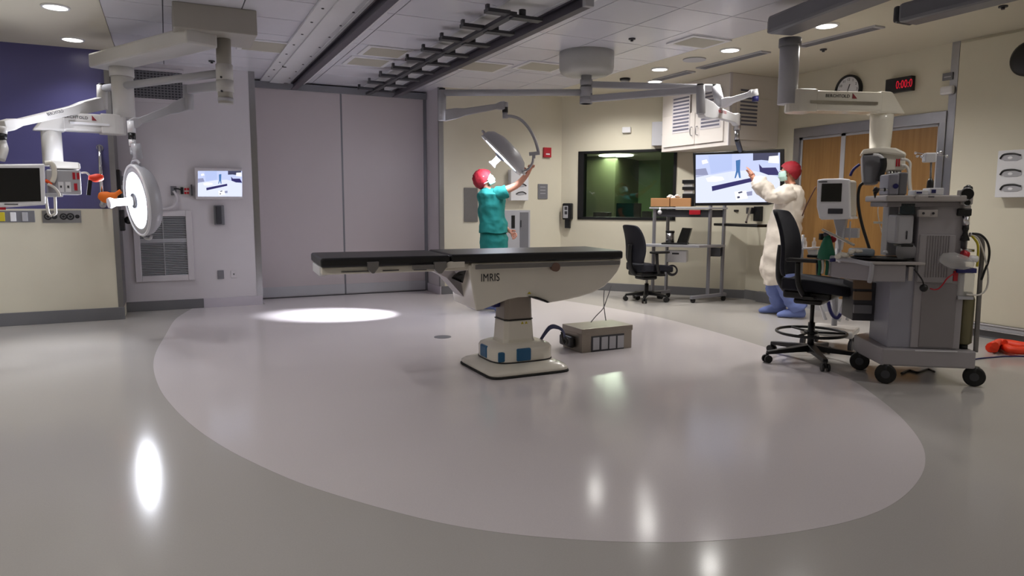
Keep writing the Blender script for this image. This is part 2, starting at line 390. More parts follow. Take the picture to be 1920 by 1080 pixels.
# ceiling: cream borders and white panels with narrow joints
mb = MB(); gx0, gx1 = -.42, 5.19
mb.use(M_gyp); mb.box((XW, YN, CZ), (gx0, 10.3, CZ+.12)); mb.box((gx1, YN, CZ), (XR+.25, 10.3, CZ+.12))
mb.use(M_grid); mb.box((gx0, YN, CZ+.006), (gx1, 10.3, CZ+.12))
xs = [gx0, .05, .66, 1.27, 1.88, 2.62, 3.39, 4.0, 4.58, gx1]; ys = [-3.4+.61*i for i in range(17)]+[6.2]
ys = sorted([6.82+.635*i for i in range(-16, 6)]); ys = [y for y in ys if y > YN]+[10.3]
ys = [YN]+ys
mb.use(M_ceil)
for i in range(len(xs)-1):
    for j in range(len(ys)-1):
        if ys[j+1]-ys[j] < .05: continue
        # long panels: the side bays pair up two modules
        g = .006
        mb.box((xs[i]+g*.8, ys[j]+g*.8, CZ), (xs[i+1]-g*.8, ys[j+1]-g*.8, CZ+.01))
struct(mb.build('ceiling', M_ceil))

# window frame, glass
wn = thing('window_1', None, None, FC.P((a0+a1)/2, 0, zb)); struct(wn)
mb = MB(); t = .045
FC.lbox(mb, a0, a0+.09, -.012, .13, zb, zt); FC.lbox(mb, a1-t, a1, -.012, .13, zb, zt); FC.lbox(mb, a0, a1, -.012, .13, zt-.035, zt); FC.lbox(mb, a0, a1, -.012, .13, zb, zb+.04)
mb.build('window_frame', M_black, wn)
mb = MB(); FC.lbox(mb, a0+.08, a1-t+.005, .05, .058, zb+.03, zt-.03); mb.build('pane', M_glassy, wn)
# control room behind the window
mb = MB(); M_grn = mat('green_control_room_paint', (104, 136, 82), .6); M_grn2 = mat('dark_olive_paint', (80, 86, 56), .6)
mb.use(M_grn); FC.lbox(mb, -2.6, 2.75, 6.0, 6.1, 0, 2.36); FC.lbox(mb, 2.7, 2.8, .15, 6.1, 0, 2.36)
g0 = FC.px(1238, 350, .9)[0]; FC.lbox(mb, g0, g0+.5, .9, 1.0, 0, 2.36)
mb.use(M_grn2); FC.lbox(mb, -2.7, -2.6, .8, 6.1, 0, 2.36); g1 = FC.px(1153, 350, 4.2)[0]; FC.lbox(mb, -2.6, g1, 4.2, 6.0, 0, 2.36); g2 = FC.px(1112, 350, 4.0)[0]
struct(mb.build('wall_control', M_grn))
mb = MB(); FC.lbox(mb, -2.7, 2.8, .15, 6.1, 2.36, 2.46); struct(mb.build('ceiling_control', M_gyp))
mb = MB(); FC.lbox(mb, -2.7, 2.8, .15, 6.1, -.1, 0); struct(mb.build('floor_control', M_floor))
# ================================================================ CEILING FIXTURES
def downlight(pos, label, group, power=60, on=True, color=(1, .97, .93), spread=150):
    t = thing('recessed_downlight', label, 'ceiling light', pos, 0, group)
    mb = MB(); mb.torus(V(pos)+V((0, 0, -.004)), (0, 0, 1), .098, .012, 28, 6); mb.build('trim_ring', M_white, t)
    mb = MB(); mb.cyl(V(pos)+V((0, 0, -.012)), V(pos)+V((0, 0, .0)), .088, n=28); mb.build('lens', M_dl, t)
    if on:
        l = bpy.data.lights.new('downlight_beam', 'SPOT'); l.energy = power; l.spot_size = math.radians(spread); l.spot_blend = .8; l.color = color; l.shadow_soft_size = .09
        o = bpy.data.objects.new('downlight_beam', l); COL.objects.link(o); o.parent = t; o.location = (0, 0, -.03)
    return t
GR = 'round downlights in the ceiling'
for p, lb in (((104, 12), 'lit round downlight nearest the top left corner of the picture'), ((136, 73), 'lit round downlight in front of the purple wall')):
    q = at(*p, Z=CZ); downlight((q.x, q.y, CZ), lb, GR, 34, spread=125, color=(.96, .96, 1))
for p, lb in (((1130, 157), 'lit round downlight seen just under the right lamp arm beside the camera dome'), ((1237, 129), 'lit round downlight in cream ceiling, second from the far end of its row'),
              ((1369, 93), 'lit round downlight in cream ceiling above the louvered cabinet'), ((1550, 47), 'lit round downlight beside the big ceiling beam at right'), ):
    q = at(*p, Z=CZ); downlight((q.x, q.y, CZ), lb, GR, 95)
q = at(1228, 152, Z=CZ); downlight((q.x, q.y, CZ), 'lit round downlight half hidden behind the upper right lamp arm', GR, 30)
# unseen downlights, added over and behind the camera to brighten the room
for y in (6.0, 4.7, 3.4, 2.1, .8, -.5, -1.8): downlight((-.74, y-.35, CZ), 'added round downlight carrying on the left row, outside the picture', 'added left downlights', 38 if y > 3 else 24, color=(1, .98, .97))
for y in (3.1, 1.9, .7, -.5, -1.8): downlight((5.55, y, CZ), 'added round downlight carrying on the right row, outside the picture', 'added right downlights', 26)
for x in (.9, 2.4, 3.9): downlight((x, -2.2, CZ), 'added round downlight in a row by the near wall, outside the picture', 'added near downlights', 22, color=(.98, .97, 1))

def ceil_item(name, mb, m, label, cat, group=None, bevel=0):
    return solo(mb.build(name, m, bevel=bevel), label, cat, group)
# linear slot diffusers
def slot(pa, pb, w, label):
    A = at(*pa, Z=CZ); B = at(*pb, Z=CZ); t = thing('slot_diffuser', label, 'air vent', ((A.x+B.x)/2, (A.y+B.y)/2, CZ-.015), 0, 'slot diffusers in the cream ceiling')
    x = (A.x+B.x)/2; mb = MB(); mb.box((x-w/2, min(A.y, B.y), CZ-.015), (x+w/2, max(A.y, B.y), CZ)); f = mb.build('frame', M_lgrey, t)
    mb = MB()
    for k in range(5): mb.box((x-w*.36+k*w*.16, min(A.y, B.y)+.04, CZ-.018), (x-w*.36+k*w*.16+.012, max(A.y, B.y)-.04, CZ-.015))
    mb.build('slot_blade', M_grey, t)
slot((1228, 149), (1299, 133), .14, 'grey slot diffuser in cream ceiling before the louvered cabinet')
slot((1310, 127), (1440, 96), .14, 'long grey slot diffuser in cream ceiling above the louvered cabinet')
slot((1500, 86), (1650, 48), .14, 'long grey slot diffuser in cream ceiling behind the right pendant beam')
# panel grilles between the beams and elsewhere in the grid
def panel_vent(px, w, d, label, m=M_ceil):
    c = at(*px, Z=CZ); t = thing('ceiling_grille', label, 'air vent', (c.x, c.y, CZ-.012), 0, 'square ceiling grilles')
    mb = MB(); mb.box((c.x-w/2, c.y-d/2, CZ-.012), (c.x+w/2, c.y+d/2, CZ)); mb.build('frame', M_white, t, bevel=.003)
    mb = MB(); mb.box((c.x-w/2+.05, c.y-d/2+.05, CZ-.0135), (c.x+w/2-.05, c.y+d/2-.05, CZ-.012)); f = mb.build('grille_face', mat('grille_face_beige', (176, 172, 158), .5), t)
panel_vent((722, 97), .5, .5, 'square beige ceiling grille between the two steel rails, nearer one')
panel_vent((690, 115), .5, .5, 'square beige ceiling grille between the two steel rails, farther one')
panel_vent((905, 124), .56, .56, 'square beige ceiling grille just right of the right steel rail')
panel_vent((1015, 124), .56, .5, 'square beige ceiling grille behind the round lamp mount')
panel_vent((500, 86), .56, .56, 'square beige ceiling grille left of the left steel rail')
panel_vent((1310, 78), .5, .42, 'square ceiling grille beside the cream ceiling border')
# small round things
for px, lb in (((1185, 72), 'small dark round sprinkler plate in the white ceiling tiles'), ((1544, 92), 'small dark sprinkler plate in the cream ceiling behind the right pendant column'), ((1881, 11), 'small dark sprinkler plate in the cream ceiling near the top right corner'), ((397, 114), 'small dark sprinkler plate in the ceiling right of the left column')):
    c = at(*px, Z=CZ); mb = MB(); mb.cyl((c.x, c.y, CZ-.012), (c.x, c.y, CZ), .035, n=16); mb.use(M_dgrey); mb.cyl((c.x, c.y, CZ-.03), (c.x, c.y, CZ-.012), .014, n=10)
    ceil_item('sprinkler_head', mb, M_dgrey, lb, 'sprinkler', 'sprinkler plates')
c = at(1302, 111, Z=CZ); mb = MB(); mb.cyl((c.x, c.y, CZ-.012), (c.x, c.y, CZ), .13, n=28); ceil_item('ceiling_speaker', mb, M_lgrey, 'flat grey round ceiling speaker between two lit downlights', 'speaker')
c = at(533, 119, Z=CZ); mb = MB(); mb.cyl((c.x, c.y, CZ-.03), (c.x, c.y, CZ), .07, .1, n=24); mb.use(M_dgrey); mb.cyl((c.x, c.y, CZ-.045), (c.x, c.y, CZ-.03), .025, n=12)
ceil_item('smoke_detector', mb, M_white, 'white round smoke detector beside the left steel rail', 'smoke detector')
c = at(1172, 147, Z=CZ); t = thing('camera_dome', 'small black security camera dome on the cream ceiling', 'camera', (c.x, c.y, CZ-.09))
mb = MB(); mb.cyl((c.x, c.y, CZ-.025), (c.x, c.y, CZ), .07, n=24); mb.build('mount_plate', M_black, t)
mb = MB(); mb.lathe((c.x, c.y, CZ-.025), (0, 0, -1), [(0, .055), (.05, .055), (.085, .035), (.095, .01)], 20); d = mb.build('dome_body', M_white, t)
mb = MB(); mb.sphere((c.x, c.y-.0, CZ-.115), .022, n=8); mb.build('lens', M_black, d)

# ---- two I-beam rails on white covers
def rail(x, y0, y1, label):
    t = thing('ceiling_rail', label, 'ceiling rail', (x, (y0+y1)/2, CZ-.13), 0, 'steel rails for the travelling scanner')
    mb = MB(); mb.box((x-.038, y0, CZ-.125), (x+.038, y1, CZ-.113)); mb.box((x-.01, y0, CZ-.113), (x+.01, y1, CZ-.045)); mb.box((x-.038, y0, CZ-.045), (x+.038, y1, CZ-.03))
    mb.build('beam', mat('dark_rail_steel', (84, 80, 90), .45, .55), t)
    return t
mb = MB(); xl, xr2 = 1.62, 3.03
t = rail(xl, -1.5, 10.02, 'long dark steel rail on the ceiling, left of the pair')
mb = MB(); mb.box((xl-.42, -1.5, CZ-.025), (xl-.07, 10.1, CZ)); mb.box((xl-.30, -1.5, CZ-.04), (xl-.12, 10.1, CZ-.025)); mb.box((xl-.07, -1.5, CZ-.03), (xl+.16, 10.1, CZ)); c_ = mb.build('rail_cover', M_white, t, bevel=.003)
mb = MB()
for k in range(22):
    y = 9.7-k*.5
    for dx in (-.36, -.10): mb.cyl((xl+dx, y, CZ-.03), (xl+dx, y, CZ-.02), .012, n=8)
mb.build('cover_bolts', M_dgrey, t)
t = rail(xr2, 4.86, 10.02, 'dark steel rail on the ceiling, right of the pair, its near end in view')
mb = MB(); mb.box((xr2-.07, 4.5, CZ-.03), (xr2+.16, 10.1, CZ)); mb.box((xr2-.45, 1.5, CZ-.02), (xr2-.07, 10.1, CZ)); mb.build('rail_cover', M_white, t, bevel=.003)
mb = MB(); mb.box((xr2-.04, 4.81, CZ-.128), (xr2+.04, 4.86, CZ-.02)); mb.build('end_stop', M_lgrey, t, bevel=.006)
# ---- cable carrier with brackets
A = at(700, 176, Y=9.95); B = at(968, 28, Z=CZ-.09)
xc = 2.63; t = thing('cable_carrier', 'dark bracketed cable carrier bar hanging between the two ceiling rails', 'cable carrier', (xc, 7.2, CZ-.13))
mb = MB(); mb.box((xc-.032, 5.34, CZ-.125), (xc+.032, 10.0, CZ-.09)); mb.build('spine_bar', M_dgrey, t)
for k in range(9):
    y = 5.38+k*.53
    mb = MB(); mb.box((xc-.23, y-.02, CZ-.085), (xc-.205, y+.02, CZ-.05)); mb.box((xc-.23, y-.045, CZ-.115), (xc-.03, y+.045, CZ-.085)); mb.box((xc-.03, y-.02, CZ-.12), (xc-.0, y+.02, CZ-.085))
    mb.box((xc, y-.045, CZ-.135), (xc+.27, y+.045, CZ-.11)); mb.cyl((xc+.1, y, CZ-.11), (xc+.1, y, CZ-.055), .03, n=10)
    mb.build('bracket', M_dgrey, t)

# ================================================================ PENDANTS
def column(mb, c, z0, z1, r, n=28): mb.cyl((c[0], c[1], z0), (c[0], c[1], z1), r, n=n)
M_pg = mat('pendant_putty_grey', (172, 168, 160), .4)
# ---- left ceiling box and its column
K = V((.52, 6.9, 0))
t = thing('ceiling_mount_box', 'grey rectangular ceiling box with one short column, carrier of the left lamps', 'ceiling mount', (K.x, K.y, 2.2))
mb = MB(); mb.box((.12, 6.62, 2.76), (.78, 7.2, CZ)); mb.build('housing', M_pg, t, bevel=.008)
mb = MB(); column(mb, K, 2.2, 2.76, .063); mb.build('column', M_pg, t)
mb = MB(); column(mb, K, 2.47, 2.485, .067); column(mb, K, 2.22, 2.25, .067); mb.build('collar_ring', M_lgrey, t)
for z in (2.30, 2.42):
    mb = MB(); mb.cyl(V((K.x, K.y, z))-R0*.0+V((-.03, -.055, 0)), V((K.x, K.y, z))+V((-.035, -.068, 0)), .01, n=10); mb.build('bolt_cap', M_dgrey, t)
# ---- left boom: ceiling beam, column, service boom
def joint_label(): pass
b0 = at(380, 70, Z=2.72); b1 = at(212, 113, Z=2.72)
t = thing('supply_boom', 'cream boxy supply boom on a column in front of the purple wall', 'supply boom', (b1.x, b1.y, 2.05))
d = (b0-b1); d.z = 0; d.normalize(); side = V((-d.y, d.x, 0))
mb = MB(); mb.beam(b1-d*.22+V((0, 0, 0)), b0+V((0, 0, 0)), .28, .14); mb.build('ceiling_beam', M_offw, t, bevel=.02)
mb = MB(); mb.box((b0.x-.16, b0.y-.05, 2.79), (b0.x+.1, b0.y+.3, 2.80)); mb.build('dark_gap_plate', M_dgrey, t)  # the dark gap above the beam end, put in as a thin dark plate
C1 = at(230, 165, D=8.15); C1 = V((C1.x, C1.y, 0))
mb = MB(); column(mb, C1, 2.16, 2.66, .1); mb.build('column', M_offw, t)
mb = MB(); column(mb, C1, 2.56, 2.66, .112); mb.build('column_collar', M_offw, t)
e = at(95, 240, Z=2.02)
bz = 2.07; d = V((e.x-C1.x, e.y-C1.y, 0)); L = d.length; d.normalize(); sd = V((-d.y, d.x, 0))
def boomarm(t, p0, p1, z0, z1, w, m, capl=.0):
    """rounded boom with a tapered nose at p1"""
    d = V((p1[0]-p0[0], p1[1]-p0[1], 0)); L = d.length; d.normalize(); s_ = V((-d.y, d.x, 0)); p0 = V((p0[0], p0[1], 0))
    mb = MB(); mb.obox(p0+d*(L*.5+.0)+V((0, 0, (z0+z1)/2)), d, s_, V((0, 0, 1)), L-.18, w, z1-z0); body = mb.build('boom_arm', m, t, bevel=.02)
    mb = MB(); pts = []
    for k in range(9):
        a = PI*(k/8-.5); pts.append(p0+d*(.1-.0)-d*(math.cos(a)*(w*.55))+s_*(math.sin(a)*w*.53)+V((0, 0, z0-.01)))
    pts += [p0+d*.22+s_*w*.53+V((0, 0, z0-.01)), p0+d*.22-s_*w*.53+V((0, 0, z0-.01))]
    mb.prism(pts, (0, 0, z1-z0+.02)); mb.build('rear_cover', m, t, bevel=.01)
    mb = MB(); q = p0+d*(L-.12)
    mb.hexa([q-s_*w*.52+V((0, 0, z0-.01)), q+d*.27-s_*w*.42+V((0, 0, z0-.01)), q+d*.27+s_*w*.42+V((0, 0, z0-.01)), q+s_*w*.52+V((0, 0, z0-.01)),
             q-s_*w*.52+V((0, 0, z1+.01)), q+d*.13-s_*w*.42+V((0, 0, z1+.01)), q+d*.13+s_*w*.42+V((0, 0, z1+.01)), q+s_*w*.52+V((0, 0, z1+.01))])
    mb.build('nose_cover', m, t, bevel=.02)
    for sg in (-1, 1):
        mb = MB(); mb.obox(p0+d*(L*.5)+s_*(sg*(w/2+.006))+V((0, 0, z0+(z1-z0)*.42)), d, s_, V((0, 0, 1)), L-.3, .014, .022); mb.build('side_rail', M_chrome if m is M_cream else M_white, t)
    return body, d, s_
body, d, s_ = boomarm(t, (C1.x, C1.y), (e.x, e.y), 2.0, 2.17, .2, M_offw)
mid = (V((C1.x, C1.y, 0))+V((e.x, e.y, 0)))/2
nrm = s_ if s_.dot(-mid) > 0 else -s_
text('BERCHTOLD', 'lettering', M_tape, t, mid+nrm*.103+V((0, 0, 2.125))+d*(.12), V((0, 0, 1)).cross(nrm), (0, 0, 1), .036)
mb = MB(); o_ = mid+nrm*.1025+d*.12+V((0, 0, 2.125))+V((0, 0, 1)).cross(nrm)*.16; r_ = V((0, 0, 1)).cross(nrm)
mb.prism([o_-r_*.02+V((0, 0, -.02)), o_+r_*.02+V((0, 0, -.02)), o_-r_*.02+V((0, 0, .03))], nrm*.002); mb.build('logo_mark', M_ink, t)
E2 = V((e.x, e.y, 0))
mb = MB(); column(mb, E2, 1.66, 2.0, .085); mb.build('drop_tube', M_offw, t)
# service head with outlets
FS = Frame(at(118, 332, D=7.05)[:2], .16)
mb = MB(); FS.box(mb, 88, 318, 152, 365, 0, .3); hd = mb.build('service_head', M_lgrey, t, bevel=.012)
mb = MB(); a_, z_ = FS.px(96, 316); a2, _ = FS.px(152, 316); z2 = FS.px(120, 303)[1]
mb.hexa([FS.P(a_, .0, z_), FS.P(a2, .0, z_), FS.P(a2, .3, z_), FS.P(a_, .3, z_), FS.P(a_, .1, z2+.01), FS.P(a2, .08, z2-.0), FS.P(a2, .25, z2), FS.P(a_, .25, z2+.01)]); mb.build('head_cap', M_offw, t, bevel=.015)
for x0, x1, y0, y1 in ((136, 141, 323.5, 336), (144, 149, 324, 336), (139, 145, 344, 357)):
    mb = MB(); FS.box(mb, x0, y0, x1, y1, -.006, .004); mb.build('red_outlet', M_red, hd)
for x0 in (109.5, 123):
    mb = MB(); FS.box(mb, x0, 341, x0+10, 360, -.005, .004); pl = mb.build('outlet_plate', M_white, hd)
    mb = MB(); FS.box(mb, x0+3.2, 348, x0+6.6, 352, -.009, -.004); mb.build('outlet_hole', M_dgrey, hd)
mb = MB(); FS.box(mb, 86, 362, 118, 369, -.05, .2); mb.build('lower_shelf', M_lgrey, t, bevel=.004)
for pts in ([(89, 345), (102, 352), (110, 362), (112, 368)], [(103, 369), (104, 392), (104, 400), (99, 404)], [(86, 369), (89, 392), (92, 402), (98, 405)]):
    mb = MB(); mb.tube([FS.w(x, y, -.05) for x, y in pts], .011); solo(mb.build('white_hose', M_cable), {362: '', 345: 'white looped hose resting on the service head shelf', }.get(pts[0][1], 'white hose hanging under the left service head' if pts[0][0] == 103 else 'thin white hose hanging beside the white monitor'), 'hose')
mb = MB(); pts = [FS.w(x, y, -.02) for x, y in ((84, 306), (95, 306), (101, 314), (102, 330), (97, 342))]; mb.tube(pts, .02, 12); solo(mb.build('corrugated_hose', M_cream), 'thick cream hose looped beside the white monitor', 'hose')
mb = MB(); mb.tube([FS.w(x, y, -.03) for x, y in ((84, 338), (90, 341), (96, 347))], .014); solo(mb.build('orange_connector', M_orange), 'small orange connector on the looped cream hose', 'connector')
mb = MB(); mb.tube([FS.w(x, y, .05) for x, y in ((152, 324), (162, 324), (168, 329), (175, 333))], .008); mb.use(M_orange2); mb.tube([FS.w(x, y, .05) for x, y in ((166, 333), (176, 334), (186, 333), (194, 333))], lambda t: .018+.018*math.sin(PI*t)); mb.use(M_black); mb.beam(FS.w(169, 338, .05), FS.w(166, 366, .05), .025, .03)
solo(mb.build('orange_handset', M_cable), 'orange handset on a white lead hooked right of the left service head', 'handset')

# ---- generic lamp/monitor arm pieces
def spring_arm(t, p0, p1, w, h, m, lower=None):
    mb = MB(); p0, p1 = V(p0), V(p1); d = (p1-p0).normalized(); r = d.cross(V((0, 0, 1))).normalized(); u = r.cross(d)
    L = (p1-p0).length; secs = []
    for f, hh, ww in ((0, .9, .9), (.03, 1.25, 1.05), (.22, 1.15, 1.0), (.35, .8, .85), (.85, .62, .75), (.93, .95, .9), (1, .9, .85)):
        secs.append([p0+d*(L*f)+r*(i*w*ww/2)+u*(j*h*hh/2) for i, j in ((-1, -1), (1, -1), (1, 1), (-1, 1))])
    vs = [[mb.bm.verts.new(p) for p in s_] for s_ in secs]
    for a, b in zip(vs, vs[1:]):
        for k in range(4): mb.bm.faces.new((a[k], a[(k+1) % 4], b[(k+1) % 4], b[k]))
    mb.bm.faces.new(vs[0][::-1]); mb.bm.faces.new(vs[-1])
    return mb.build('spring_arm', m, t, bevel=.008)
def text_on(s, t, p, m, size, vec):
    """lettering along vec on the camera-side face at p"""
    r = V(vec).normalized(); n = V((-p.x, -p.y, 0)); n = (n-r*n.dot(r)).normalized(); u = n.cross(r)
    if u.z < 0: r = -r; u = -u
    if r.dot(R0) < 0: r = -r; u = n.cross(r)
    text(s, 'lettering', m, t, p, r, u, size)

# left column -> far-left monitor arm
z = 2.47
j0 = V((K.x, K.y, z)); j1 = at(192, 166, Z=z)
t = thing('monitor_arm', 'long white tubular arm reaching left from the left column to the white monitor', 'support arm', (j0.x, j0.y, z-.06))
dr_ = (j1-j0).normalized()
mb = MB(); mb.cyl(j0+dr_*.05, j1, .036, n=16); mb.build('extension_tube', M_lgrey, t)
mb = MB(); mb.cyl(V((K.x, K.y, 2.40)), V((K.x, K.y, 2.54)), .072, n=24); mb.build('hub_ring', M_offw, t)
jb = at(192, 205, D=math.hypot(j1.x, j1.y))
mb = MB(); mb.cyl(jb, j1+V((0, 0, .03)), .05, n=20); mb.use(M_black); mb.cyl(j1+V((0, 0, .03)), j1+V((0, 0, .045)), .04, n=16); mb.build('elbow_post', M_offw, t)
s1 = at(4, 237, D=7.2); s0 = jb+V((0, 0, .06)); spring_arm(t, s0, s1, .07, .1, M_offw)
text_on('BERCHTOLD', t, s0.lerp(s1, .55)+V((.03, -.05, .015)), M_tape, .04, s1-s0)
mb = MB(); p = at(3, 250, D=7.2); mb.cyl(s1, p, .04, n=16); mb.use(M_black); p2 = at(3, 262, D=7.2); mb.cyl(p, p2, .038, n=16); mb.use(M_offw); mb.tube([p2, at(6, 272, D=7.2), at(8, 282, D=7.15), at(2, 300, D=7.12)], .03, 12); mb.build('swivel_joint', M_offw, t)
# white monitor
FM = Frame(at(42, 348, D=6.95)[:2], .2)
t = thing('flat_monitor', 'white framed dark monitor hanging at the left edge of the picture', 'monitor', FM.w(40, 388, 0))
mb = MB(); A_ = [FM.w(x, y, 0) for x, y in ((-44, 308), (84, 307), (86, 384), (-44, 393))]; mb.prism(A_, FM.b*.07); mb.build('housing', M_white, t, bevel=.012)
mb = MB(); mb.prism([FM.w(x, y, -.001) for x, y in ((-36, 315), (74, 315), (77, 377), (-36, 380))], FM.b*-.003); mb.build('screen', M_screen, t)
mb = MB(); FM.box(mb, -30, 306, 8, 308, .02, .05); FM.box(mb, 8, 382, 34, 383.6, -.004, .0); mb.build('badge', M_dgrey, t)
mb = MB(); FM.box(mb, -44, 389, 11, 393.5, .0, .03); mb.build('red_strip', M_red, t)

# left column -> lit surgical lamp
z = 2.40
j0 = V((K.x, K.y, z)); j1 = at(353, 168, Z=z+.02); D1 = math.hypot(j1.x, j1.y)
t = thing('surgical_lamp', 'round surgical lamp shining brightly on a jointed arm in front of the louver grille', 'surgical lamp', (j1.x, j1.y, 1.0))
mb = MB(); mb.cyl(V((K.x, K.y, 2.30)), V((K.x, K.y, 2.40)), .074, n=24); mb.build('hub_ring', M_offw, t)
mb = MB(); mb.beam(V((K.x, K.y, 2.36)), j1, .06, .085); mb.build('extension_arm', M_lgrey, t, bevel=.012)
jb = at(353, 205, D=D1); mb = MB(); mb.cyl(jb, j1+V((0, 0, .04)), .05, n=20); mb.build('elbow_post', M_lgrey, t)
s1 = at(246, 233, D=7.6); spring_arm(t, jb+V((0, 0, .06)), s1, .07, .1, M_lgrey)
LC = at(259, 376, D=7.45); th = math.radians(73)
vd = V((LC.x, LC.y, 0)).normalized(); rt = V((vd.y, -vd.x, 0))
nl = (-vd*math.cos(th)-rt*math.sin(th)); nl = (nl+V((0, 0, -.10))).normalized()
mb = MB(); mb.cyl(s1+V((0, 0, .03)), s1+V((0, 0, -.08)), .035, n=16); mb.use(M_black); mb.cyl(s1+V((0, 0, -.08)), s1+V((0, 0, -.14)), .032, n=16); mb.use(M_white); mb.cyl(s1+V((0, 0, -.14)), s1+V((0, 0, -.2)), .03, n=16); mb.build('swivel_joint', M_white, t)
a_ = (nl.cross(V((0, 0, 1)))).normalized(); upv = a_.cross(nl).normalized(); upv = upv if upv.z > 0 else -upv
top = LC+upv*.44-nl*.06; mb = MB()
arc = [s1+V((0, 0, -.19)), s1+V((0, 0, -.27))]
mb.tube(arc+[top+upv*.03], .022, 12); mb.cyl(top+upv*.08, top-upv*.06, .04, n=16)
yk = []
for k in range(13):
    an = PI*.55*k/12; yk.append(LC-nl*.08-a_*(math.sin(an)*.40)*(1 if (-a_).dot(R0) < 0 else -1)+upv*(math.cos(an)*.44))
mb.tube(yk, .014, 8); mb.build('yoke', M_lgrey, t)
def lamp_head(t, C, n, R, hl=1):
    mb = MB(); mb.lathe(C, n, [(-.16, .05), (-.155, R*.45), (-.12, R*.8), (-.07, R*.95), (-.02, R), (.012, R*.985), (.02, R*.95), (.012, R*.93)], 48); h = mb.build('lamp_housing', M_lgrey, t)
    mb = MB(); mb.torus(C+n*.012, n, R*.97, .012, 48, 8); mb.build('bumper_rim', M_white, t)
    mb = MB(); mb.lathe(C, n, [(.005, R*.93), (.016, R*.9), (.016, R*.79)], 48, cap=False); mb.build('inner_ring', M_lgrey, t)
    mb = MB(); mb.lathe(C, n, [(.0, R*.79), (.018, R*.78), (.024, R*.5), (.028, .08), (.028, .001)], 48, cap=False); mb.build('lamp_face', M_led, t)
    mb = MB(); mb.use(M_dgrey); mb.cyl(C+n*.028, C+n*.045, .07, n=24); mb.use(M_white); mb.lathe(C+n*.045, n, [(0, .045), (.04*hl, .034), (.15*hl, .034), (.19*hl, .05), (.21*hl, .045)], 24); mb.build('sterile_handle', M_white, t)
    for k in range(2):
        s_ = (-1, 1)[k]; ax = n.cross(V((0, 0, 1))).normalized(); u = ax.cross(n).normalized()
        mb = MB(); mb.torus(C-n*.03+u*(s_*R*1.02), u.cross(n), .05, .011, 14, 8, 0, PI) if False else mb.tube([C-n*.03+u*s_*R*.98+ax*-.12, C-n*.03+u*s_*R*1.08+ax*-.06, C-n*.03+u*s_*R*1.08+ax*.06, C-n*.03+u*s_*R*.98+ax*.12], .012, 8); mb.build('grip', M_lgrey, t)
def beam_light(t, C, n, power, size, blend, col=(.9, .92, 1)):
    l = bpy.data.lights.new('lamp_beam', 'AREA' if size >= 100 else 'SPOT'); l.energy = power; l.color = col
    if size >= 100: l.shape = 'DISK'; l.size = .5
    else: l.spot_size = math.radians(size); l.spot_blend = blend; l.shadow_soft_size = .25
    o = bpy.data.objects.new('lamp_beam', l); COL.objects.link(o); o.parent = t
    q = V(n).to_track_quat('-Z', 'Y'); W_ = Matrix.Translation(C+n*.06) @ q.to_matrix().to_4x4()
    o.matrix_local = WM[t.name].inverted() @ W_
lamp_head(t, LC, nl, .335)
beam_light(t, LC, nl, 26, 150, 1)

# ---- right ceiling hub
K2 = V((4.22, 6.75, 0))
t = thing('lamp_ceiling_mount', 'round grey ceiling drum with a short column holding the right lamp arms', 'ceiling mount', (K2.x, K2.y, 2.4))
mb = MB(); mb.lathe((K2.x, K2.y, CZ), (0, 0, -1), [(0, .3), (.17, .3), (.215, .285), (.24, .24), (.245, .08)], 48); mb.build('ceiling_drum', mat('drum_grey', (190, 190, 186), .4), t)
mb = MB(); column(mb, K2, 2.42, 2.74, .058); mb.build('column', M_lgrey, t)
mb = MB(); column(mb, K2, 2.6, 2.615, .062); mb.cyl((K2.x+.03, K2.y-.06, 2.52), (K2.x+.03, K2.y-.065, 2.52), .01); mb.build('column_collar', M_grey, t)
# second lamp
z = 2.545
j0 = V((K2.x, K2.y, z)); j1 = at(829, 174, Z=z); D1 = math.hypot(j1.x, j1.y)
t = thing('surgical_lamp', 'round surgical lamp seen edge-on, tipped above the person in green scrubs', 'surgical lamp', (j1.x, j1.y, 1.6))
mb = MB(); mb.cyl(j0, j1, .036, n=16); mb.build('extension_tube', M_lgrey, t)
mb = MB(); column(mb, K2, 2.49, 2.60, .068); mb.build('hub_ring', M_lgrey, t)
jb = at(829, 226, D=D1); mb = MB(); mb.cyl(jb, j1+V((0, 0, .03)), .045, n=20); mb.use(M_black); mb.cyl(j1+V((0, 0, .03)), j1+V((0, 0, .05)), .036, n=14); mb.build('elbow_post', M_lgrey, t)
s1 = at(947, 197, D=8.25); spring_arm(t, jb+V((0, 0, .05)), s1, .07, .1, M_lgrey)
mb = MB(); q = at(947, 211, D=8.25); mb.cyl(s1+V((0, 0, .03)), q+V((0, 0, .06)), .035, n=14); mb.use(M_black); mb.cyl(q+V((0, 0, .06)), q, .033, n=14); mb.use(M_lgrey); mb.cyl(q, at(947, 222, D=8.25), .03, n=14); mb.build('swivel_joint', M_lgrey, t)
L2 = at(941, 290, D=8.2); vd2 = V((L2.x, L2.y, 0)).normalized(); rt2 = V((vd2.y, -vd2.x, 0))
n2 = (-rt2*.70+V((0, 0, -.70))+vd2*.005).normalized()
mb = MB(); mb.tube([at(x, y, D=8.22) for x, y in ((947, 219), (958, 218), (976, 224), (992, 241), (1003, 262), (1009, 282), (1009, 290))], .018, 10)
mb.beam(at(992, 289, D=8.22), at(1012, 287, D=8.22), .05, .04); mb.cyl(at(1001, 290, D=8.22), at(1001, 297, D=8.22), .018, n=12)
mb.tube([at(x, y, D=8.25) for x, y in ((1000, 292), (998, 306), (990, 317), (978, 321), (964, 320))], .014, 8); mb.build('yoke', M_lgrey, t)
lamp_head(t, L2, n2, .315, hl=.6)
